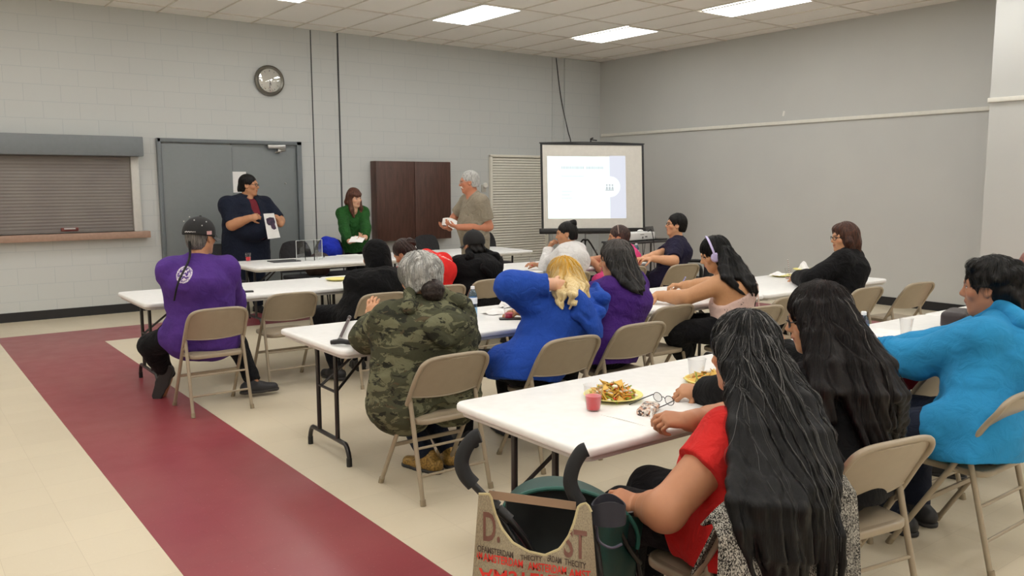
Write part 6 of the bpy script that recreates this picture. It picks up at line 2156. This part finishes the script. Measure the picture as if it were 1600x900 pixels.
heap('red_scarf', (4.18, 2.12, .62), .16, .12, .14, cloth('dark_red_knit', (130, 24, 44)), 'dark red scarf on the chair tucked beside the light blue hoodie', 'scarf', 12)
heap('small_floor_bag', (at(1027, 492, z=.44).x, at(1027, 492, z=.44).y, .445), .26, .2, .13, cloth('pale_blue_bag_cloth', (130, 140, 160)), 'pale blue and white bag on the seat of the empty chair beside the headphones', 'bag', 13)
st = MB().tube([at(1076, 503, y=4.35), at(1110, 512, y=4.15)], .013, 10).build('wooden_stick', mat_wood('stick_wood', (104, 70, 44), (130, 92, 60)))
tag(st, 'short brown wooden stick with a black end beside the pale pink top', 'stick')

# projector on a cart, with laptop and cords
def projector_cart():
    y = 8.65; L_ = at(968, 379, y=y); R_ = at(1046, 379, y=y); z = L_.z
    cx = (L_.x+R_.x)/2; w = R_.x-L_.x
    e = empty('projector_cart', (cx, y+.15, 0), 0, 'slim black-topped cart carrying the projector beside the screen', 'cart')
    MB().box((0, 0, z-.015), (w, .46, .03), bev=.006).build('top', mat('dark_cart_top', (60, 58, 58), .5), e)
    MB().box((0, 0, .22), (w-.05, .42, .02), bev=.004).build('shelf', mat('dark_cart_shelf', (60, 58, 58), .5), e)
    for sx in (-1, 1):
        for sy in (-1, 1):
            l = MB().tube([(sx*(w/2-.03), sy*.2, z-.03), (sx*(w/2-.03), sy*.2, .07)], .014, 8).build('leg', LEGM, e)
            MB().lathe([(0, 0), (.03, .0), (.033, .006), (.033, .02), (.03, .026), (0, .026)], M=Matrix.Translation((sx*(w/2-.03)-.013, sy*.2, .034)) @ Matrix.Rotation(PI/2, 4, 'Y'), n=16).build('caster', BLACKP, l)
    A, B = at(983, 378, y=y), at(1027, 378, y=y)
    pc = empty('projector', ((A.x+B.x)/2, y+.14, z+.001), .1, 'white projector with a cord on the black cart beside the screen', 'projector')
    pw = B.x-A.x
    wm = mat('white_projector_plastic', (228, 228, 226), .4)
    b = MB().slab(-pw/2, pw/2, -.13, .13, .012, .125, r=.04, bev=.02); b.build('casing', wm, pc)
    b = MB()
    for k in range(5): b.box((-.07+k*.018, -.1305, .095), (.010, .004, .012))
    b.box((-.02, -.131, .05), (.03, .004, .03)); b.box((.06, -.131, .06), (.05, .004, .02)); b.build('ports', mat('port_grey', (120, 118, 118), .5), pc)
    MB().lathe([(0, 0), (.04, 0), (.045, .02), (.04, .035), (0, .03)], M=Matrix.Translation((-.08, .12, .075)) @ Matrix.Rotation(-PI/2, 4, 'X'), n=20).build('lens', BLACKP, pc)
    MB().ball((.11, .02, .135), .04, 8, sc=(1.3, 1, .6)).build('lens_cover', wm, pc)
    f = MB()
    for sx in (-1, 1): f.tube([(sx*.13, -.09, .014), (sx*.13, -.09, 0)], .012, 8)
    f.build('feet', BLACKP, pc)
    q = at(1036, 372, y=y)
    lp = empty('projector_laptop', (q.x+.02, y+.12, z), .3, 'dark open laptop beside the white projector', 'laptop')
    MB().box((0, 0, .008), (.26, .2, .014), bev=.003).build('keyboard_base', BLACKP, lp)
    MB().box((0, .13, .10), (.26, .008, .19), rot=(-.25, 0, 0), bev=.002).build('lid', mat('laptop_lid_grey', (70, 68, 66), .4), lp)
    cd = MB()
    cd.tube([(at(1012, 362, y=y)), at(1018, 360, y=y-.06), at(1022, 385, y=y-.09), at(1022, 412, y=y-.10), at(1024, 424, y=y-.08)], .006, 6, smooth=6)
    cd = cd.build('black_cord', BLACKP); tag(cd, 'black cord hanging in front of the projector cart', 'cord')
    c2 = MB().tube([at(1008, 380, y=y-.09), at(1006, 395, y=y-.10), at(1001, 415, y=y-.08)], .005, 6, smooth=5).tube([at(1004, 380, y=y-.10), at(1005, 400, y=y-.11), at(1009, 416, y=y-.1)], .005, 6, smooth=5).build('crossed_cable', BLACKP)
    tag(c2, 'two thin black cables crossing under the projector', 'cable')
projector_cart()

# black office chair by the right wall, mostly hidden behind the young man
def office_chair():
    c = at(1088, 398, y=6.55)
    e = empty('office_chair', (c.x+.12, 6.75, 0), math.radians(35), 'black office chair with a looped armrest behind the navy t-shirt', 'chair')
    MB().slab(-.23, .23, -.22, .24, .44, .52, r=.08, bev=.03).build('seat', PADM, e)
    MB().grid(lambda u, v_: Vector(((u-.5)*.42, -.24-.06*v_-.04*(1-(2*u-1)**2), .56+.30*v_)), 11, 7, thick=.05).build('backrest', PADM, e)
    for s in (-1, 1):
        MB().tube([(s*.26, -.15, .47), (s*.29, -.16, .66), (s*.29, -.10, .71), (s*.29, .12, .70), (s*.29, .17, .65), (s*.26, .10, .47)], .022, 10, smooth=5).build('armrest', BLACKP, e)
    MB().tube([(0, 0, .44), (0, 0, .10)], .03, 12).build('column', BLACKM, e)
    b = MB()
    for k in range(5):
        a = k*2*PI/5; b.tube([(0, 0, .11), (.28*math.cos(a), .28*math.sin(a), .06)], [.025, .016], 8)
    b.build('base_star', BLACKM, e)
    for k in range(5):
        a = k*2*PI/5; MB().ball((.28*math.cos(a), .28*math.sin(a), .03), .03, 8).build('caster', BLACKP, e)
office_chair()

# ======================================================= grey knit cardigan over the nearest chair
KN = NT('grey_knit'); n = KN.noise(330, 2, vec=KN.scaled(KN.obj(), (1, 1, .55))); n2 = KN.noise(28, 3)
KN.put(KN.b.inputs['Base Color'], KN.mix(KN.ramp(KN.math('ADD', n, KN.math('MULTIPLY', KN.math('SUBTRACT', n2, .5), .25)), .44, .60), lin((34, 33, 33)), lin((188, 184, 174))))
KN.b.inputs['Roughness'].default_value = .95; KN.b.inputs['Specular IOR Level'].default_value = .1; KN.bump(n, .7, .006)
def cardigan():
    ch = CH['redw']; M = ch.matrix_basis.copy()
    prof = [(-.10, .56), (-.15, .66), (-.19, .745), (-.232, .795), (-.272, .75), (-.285, .62), (-.292, .48), (-.30, .34), (-.305, .22)]
    def fn(u, w):
        t = w*(len(prof)-1); i = min(len(prof)-2, int(t)); k = t-i
        y = prof[i][0]*(1-k)+prof[i+1][0]*k; z = prof[i][1]*(1-k)+prof[i+1][1]*k
        x = (u-.5)*2
        dn = max(0, (w-.45)/.55)
        X = x*(.30+.04*dn)-.055
        if w < .3: X = x*.255-.02
        z -= .05*abs(x)**4*(1-.3*dn)
        y -= dn*(.018*math.sin(x*9+1)+.012*math.sin(x*17+2))+.0
        return Vector((X, y, z))
    o = MB().grid(fn, 60, 50, thick=.008).build('knit_cardigan', KN.m, angle=70)
    o.matrix_basis = M
    tag(o, 'grey speckled knit cardigan draped over the nearest chair under the long black hair', 'cardigan')
cardigan()

# ======================================================= umbrella stroller with a tote bag
def stroller():
    D = 2.30
    TEAL = mat('dark_teal_nylon', (16, 62, 56), .5, bump=.15, bscale=300)
    DKF = mat('black_green_mesh_cloth', (14, 20, 20), .8, bump=.2, bscale=500)
    FOAM = mat('black_foam_grip', (20, 21, 24), .75, bump=.3, bscale=600)
    TUB = mat('black_frame_tube', (18, 18, 20), .35)
    A = lambda x, y, d=D: at(x, y, d=d)
    base = A(850, 900, D+.25); base.z = 0
    e = empty('umbrella_stroller', base, 0, 'dark green umbrella stroller with hooked foam handles in the foreground', 'stroller')
    W = lambda *pts: [p-base for p in pts]
    # grips
    for pts, m in (((A(750, 680), A(741, 684), A(728, 700), A(721, 722), A(727, 742), A(740, 757)), 1), ((A(917, 702), A(908, 707), A(896, 728), A(891, 752), A(897, 772), A(906, 787)), 1)):
        MB().tube(W(*pts), .0205, 14, smooth=5).build('foam_grip', FOAM, e)
    fl = A(838, 905, D+.55); fl.z = .05
    t = MB()
    t.tube(W(A(738, 755), A(762, 780), A(796, 812), A(830, 860, D+.03), A(860, 930, D+.08)), .0105, 10, smooth=3)
    t.tube(W(A(762, 776), A(790, 822), A(826, 882), A(850, 930)), .009, 10)
    t.tube(W(A(905, 786), A(926, 830), A(938, 900), A(944, 960)), .0105, 10, smooth=3)
    fr = t.build('frame', TUB, e)
    j = MB(); j.tube(W(A(762, 778), A(776, 792)), .018, 10).tube(W(A(778, 795), A(797, 812)), .0155, 10); j.box(A(770, 776)-base, (.02, .02, .03), bev=.004); j.build('frame_joint', BLACKP, e)
    # legs to the floor and wheels
    fw = Vector((_f[0], _f[1], 0)).normalized(); rt = Vector((_r[0], _r[1], 0)).normalized()
    c = base
    for s in (-1, 1):
        a = A(860 if s < 0 else 944, 945, D+.05)
        for f_, nm in ((.42, 'front'), (-.16, 'rear')):
            q = c+rt*s*.19+fw*f_; q.z = .075
            l = MB().tube([a-base, q-base], .010, 8).build('leg', TUB, e)
            for k in (-1, 1):
                Mx = Matrix.Translation(q-base+rt*k*.022) @ rt.to_track_quat('Z', 'Y').to_matrix().to_4x4()
                MB().lathe([(.0, -.01), (.04, -.010), (.066, -.012), (.073, -.006), (.073, .006), (.066, .012), (.04, .01), (0, .01)], M=Mx, n=24).build('wheel', BLACKP, l)
    # seat back: dark mesh panel bulging away from the handles
    def sb(u, w):
        x0, x1 = 790-6*w+20*max(0, w-.6), 925-4*w-14*max(0, w-.6)
        px = x0+(x1-x0)*u
        top = 772+10*(2*u-1)**2+(12*u); py = top+(905-top)*w
        return A(px, py, D+.14+.05*math.sin(PI*u)*math.sin(PI*min(1, w+.1)))-base
    MB().grid(sb, 17, 13, thick=.012).build('seat_back', DKF, e)
    # canopy: teal half dome reaching forward
    C0 = A(868, 812, D+.30)-base
    def cn(u, w):
        a = PI*(u*1.12-.06)
        R = .205
        x = -math.cos(a)*R*(1+.10*u); z = math.sin(a)*.135
        dep = -.02+w*.26
        sh = 1-.25*w*w
        return C0+rt*(x*sh+.03)+Vector((0, 0, z*sh-.055*u*1.2-.02*w+.005))+fw*dep
    o = MB().grid(cn, 27, 11, thick=.006).build('canopy', TEAL, e)
    cl_ = MB(); ctr = C0+rt*.03-Vector((0, 0, .04))-fw*.01
    cl_.grid(lambda u, w: cn(u, 0)*w+(ctr)*(1-w)+fw*.012, 27, 5, thick=.004); cl_.build('canopy_lining', DKF, o)
    MB().tube([cn(k/26, 0) for k in range(27)], .007, 8).build('canopy_piping', mat('teal_piping', (24, 84, 74), .5), o)
    # right side cloth and seat
    def sd(u, w):
        px = 928+(1003-928)*u*(1-.25*w); py = 792+18*u+(910-792)*w
        return A(px, py, D+.02+.38*u+.02*math.sin(9*u+4*w))-base
    MB().grid(sd, 15, 13, thick=.008).build('side_panel', TEAL, e)
    MB().tube(W(A(985, 800, D+.36), A(990, 850, D+.36), A(1000, 905, D+.40)), .010, 8).tube(W(A(960, 815, D+.2), A(985, 860, D+.3), A(1000, 880, D+.38)), .008, 8).build('side_tube', TUB, e)
    # organiser pouch
    def og(u, w):
        a = 2*PI*u
        p = A(951, 783+34*w, D-.02)-base
        return p+rt*(.043*math.cos(a))+fw*(.03*math.sin(a))+Vector((0, 0, -.010*math.cos(2*a)*(1-w)))
    MB().grid(og, 25, 6, thick=.004, closed_u=True).build('cup_pouch', mat('dark_slate_neoprene', (38, 38, 48), .7), e)
    MB().tube(W(A(932, 822, D-.015), A(936, 845, D-.015), A(955, 856, D-.015), A(972, 850, D-.01)), .004, 6, smooth=4).build('pouch_piping', mat('slate_piping', (70, 68, 84), .4), e)
    # tote bag hung on both handles
    b0 = A(840, 900, D-.06)
    BAG = NT('jute_cloth'); ck = BAG.noise(420, 2, vec=BAG.scaled(BAG.obj(), (1, 1, .4)))
    BAG.put(BAG.b.inputs['Base Color'], BAG.mix(BAG.ramp(ck, .35, .65), lin((134, 121, 100)), lin((160, 147, 122)))); BAG.b.inputs['Roughness'].default_value = .9; BAG.bump(ck, .4, .003)
    be = empty('tote_bag', b0, 0, 'tan jute tote bag printed AMSTERDAM hanging from the stroller handles', 'bag')
    def neck(px):
        pts = [(748, 772), (766, 772), (774, 800), (786, 826), (803, 848), (826, 862), (850, 868), (872, 858), (886, 838), (896, 814), (903, 790), (916, 786), (922, 800)]
        for (xa, ya), (xb, yb) in zip(pts, pts[1:]):
            if xa <= px <= xb: return ya+(yb-ya)*(px-xa)/(xb-xa)
        return pts[0][1] if px < 748 else pts[-1][1]
    def depth(px, py):
        u = (px-745)/180
        return D-.055-.045*math.sin(PI*min(1, max(0, u)))*min(1, max(0, (py-770)/110))+.010*math.sin(u*11+py*.03)
    def face(u, w, off=0):
        px0 = 748+(922-748)*u
        top = neck(px0)
        bot = 985
        py = top+(bot-top)*w
        k = (py-770)/215
        px = px0+(-(1-u)*16+u*16)*max(0, k)
        return px, py
    def fr_(u, w):
        px, py = face(u, w)
        return A(px, py, depth(px, py))-b0
    def bk_(u, w):
        px, py = face(u, w)
        return A(px, max(py, 782+8*u) if False else py, depth(px, py)+.075+.03*math.sin(PI*u))-b0
    m = MB(); m.grid(fr_, 45, 30, thick=.003); m.grid(bk_, 45, 30, thick=.003); m.build('bag_body', BAG.m, be)
    MB().tube([fr_(k/44, 0) for k in range(45)], .004, 6).build('hem', mat('jute_hem', (182, 168, 128), .9), be)
    MB().grid(lambda u, w: A(764+(900-764)*u, 766+18*u+13*w, D-.02+.01*math.sin(PI*u))-b0, 15, 3, thick=.003).build('strap', mat('tan_webbing', (150, 122, 98), .8), be)
    RED = mat('red_print', (206, 48, 36), .8); BRN = mat('brown_print', (112, 74, 62), .8); GRY = mat('dark_print', (74, 58, 48), .8)
    def word(body, cx, cy, h, width, slope, m_, flip=False, curve=0):
        bm = text_bm(body, 1.0, 0.0)
        xs = [q.co.x for q in bm.verts]; ys = [q.co.y for q in bm.verts]
        x0, x1, y0, y1 = min(xs), max(xs), min(ys), max(ys)
        sx = width/(x1-x0); sy = h/(y1-y0)
        bmesh.ops.triangulate(bm, faces=bm.faces)
        bmesh.ops.subdivide_edges(bm, edges=[e_ for e_ in bm.edges if e_.calc_length()*sx > 9], cuts=2)
        drop = []
        for q in bm.verts:
            dx = (q.co.x-(x0+x1)/2)*sx; dy = -(q.co.y-(y0+y1)/2)*sy
            if flip: dy = -dy
            px = cx+dx; py = cy+dy+dx*slope+curve*dx*dx
            if py < neck(min(922, max(748, px)))+2 or px < 744 or px > 930: drop.append(q)
            q.co = A(px, py, depth(px, py)-.0055)-b0
        if drop: bmesh.ops.delete(bm, geom=drop, context='VERTS')
        bmesh.ops.recalc_face_normals(bm, faces=bm.faces)
        me = bpy.data.meshes.new('lettering'); bm.to_mesh(me); bm.free()
        link_mesh('lettering', me, m_, be)
    word('OFAMSTERDAM', 774, 862, 10, 56, .20, GRY); word('THECITY', 830, 872, 8, 34, .08, GRY)
    word('AMSTERDAM', 848, 880, 9, 30, .06, GRY) if False else None
    word('ERDAM', 866, 874, 10, 22, .20, GRY); word('THECITY', 899, 881, 10, 34, .22, GRY)
    word('AMSTERDAM', 786, 876, 13, 62, .19, RED); word('AMSTERDAM', 855, 888, 13, 60, .14, RED); word('AMST', 906, 897, 13, 34, .10, RED); word('AM', 748, 868, 12, 11, .2, RED)
    word('AMSTERDAM', 838, 907, 22, 180, .10, RED, flip=True)
    word('D.', 768, 824, 46, 26, .12, BRN); word('ST', 899, 850, 46, 36, .15, BRN)
stroller()
# ------------------------------------------------------------------ colour management and world
SC.view_settings.view_transform = 'Standard'
SC.view_settings.look = 'None'
SC.view_settings.gamma = 1
SC.view_settings.use_curve_mapping = False
SC.view_settings.exposure = EXPOSURE
w = bpy.data.worlds.new('world'); SC.world = w
w.use_nodes = True
w.node_tree.nodes['Background'].inputs[0].default_value = (.02, .02, .02, 1)
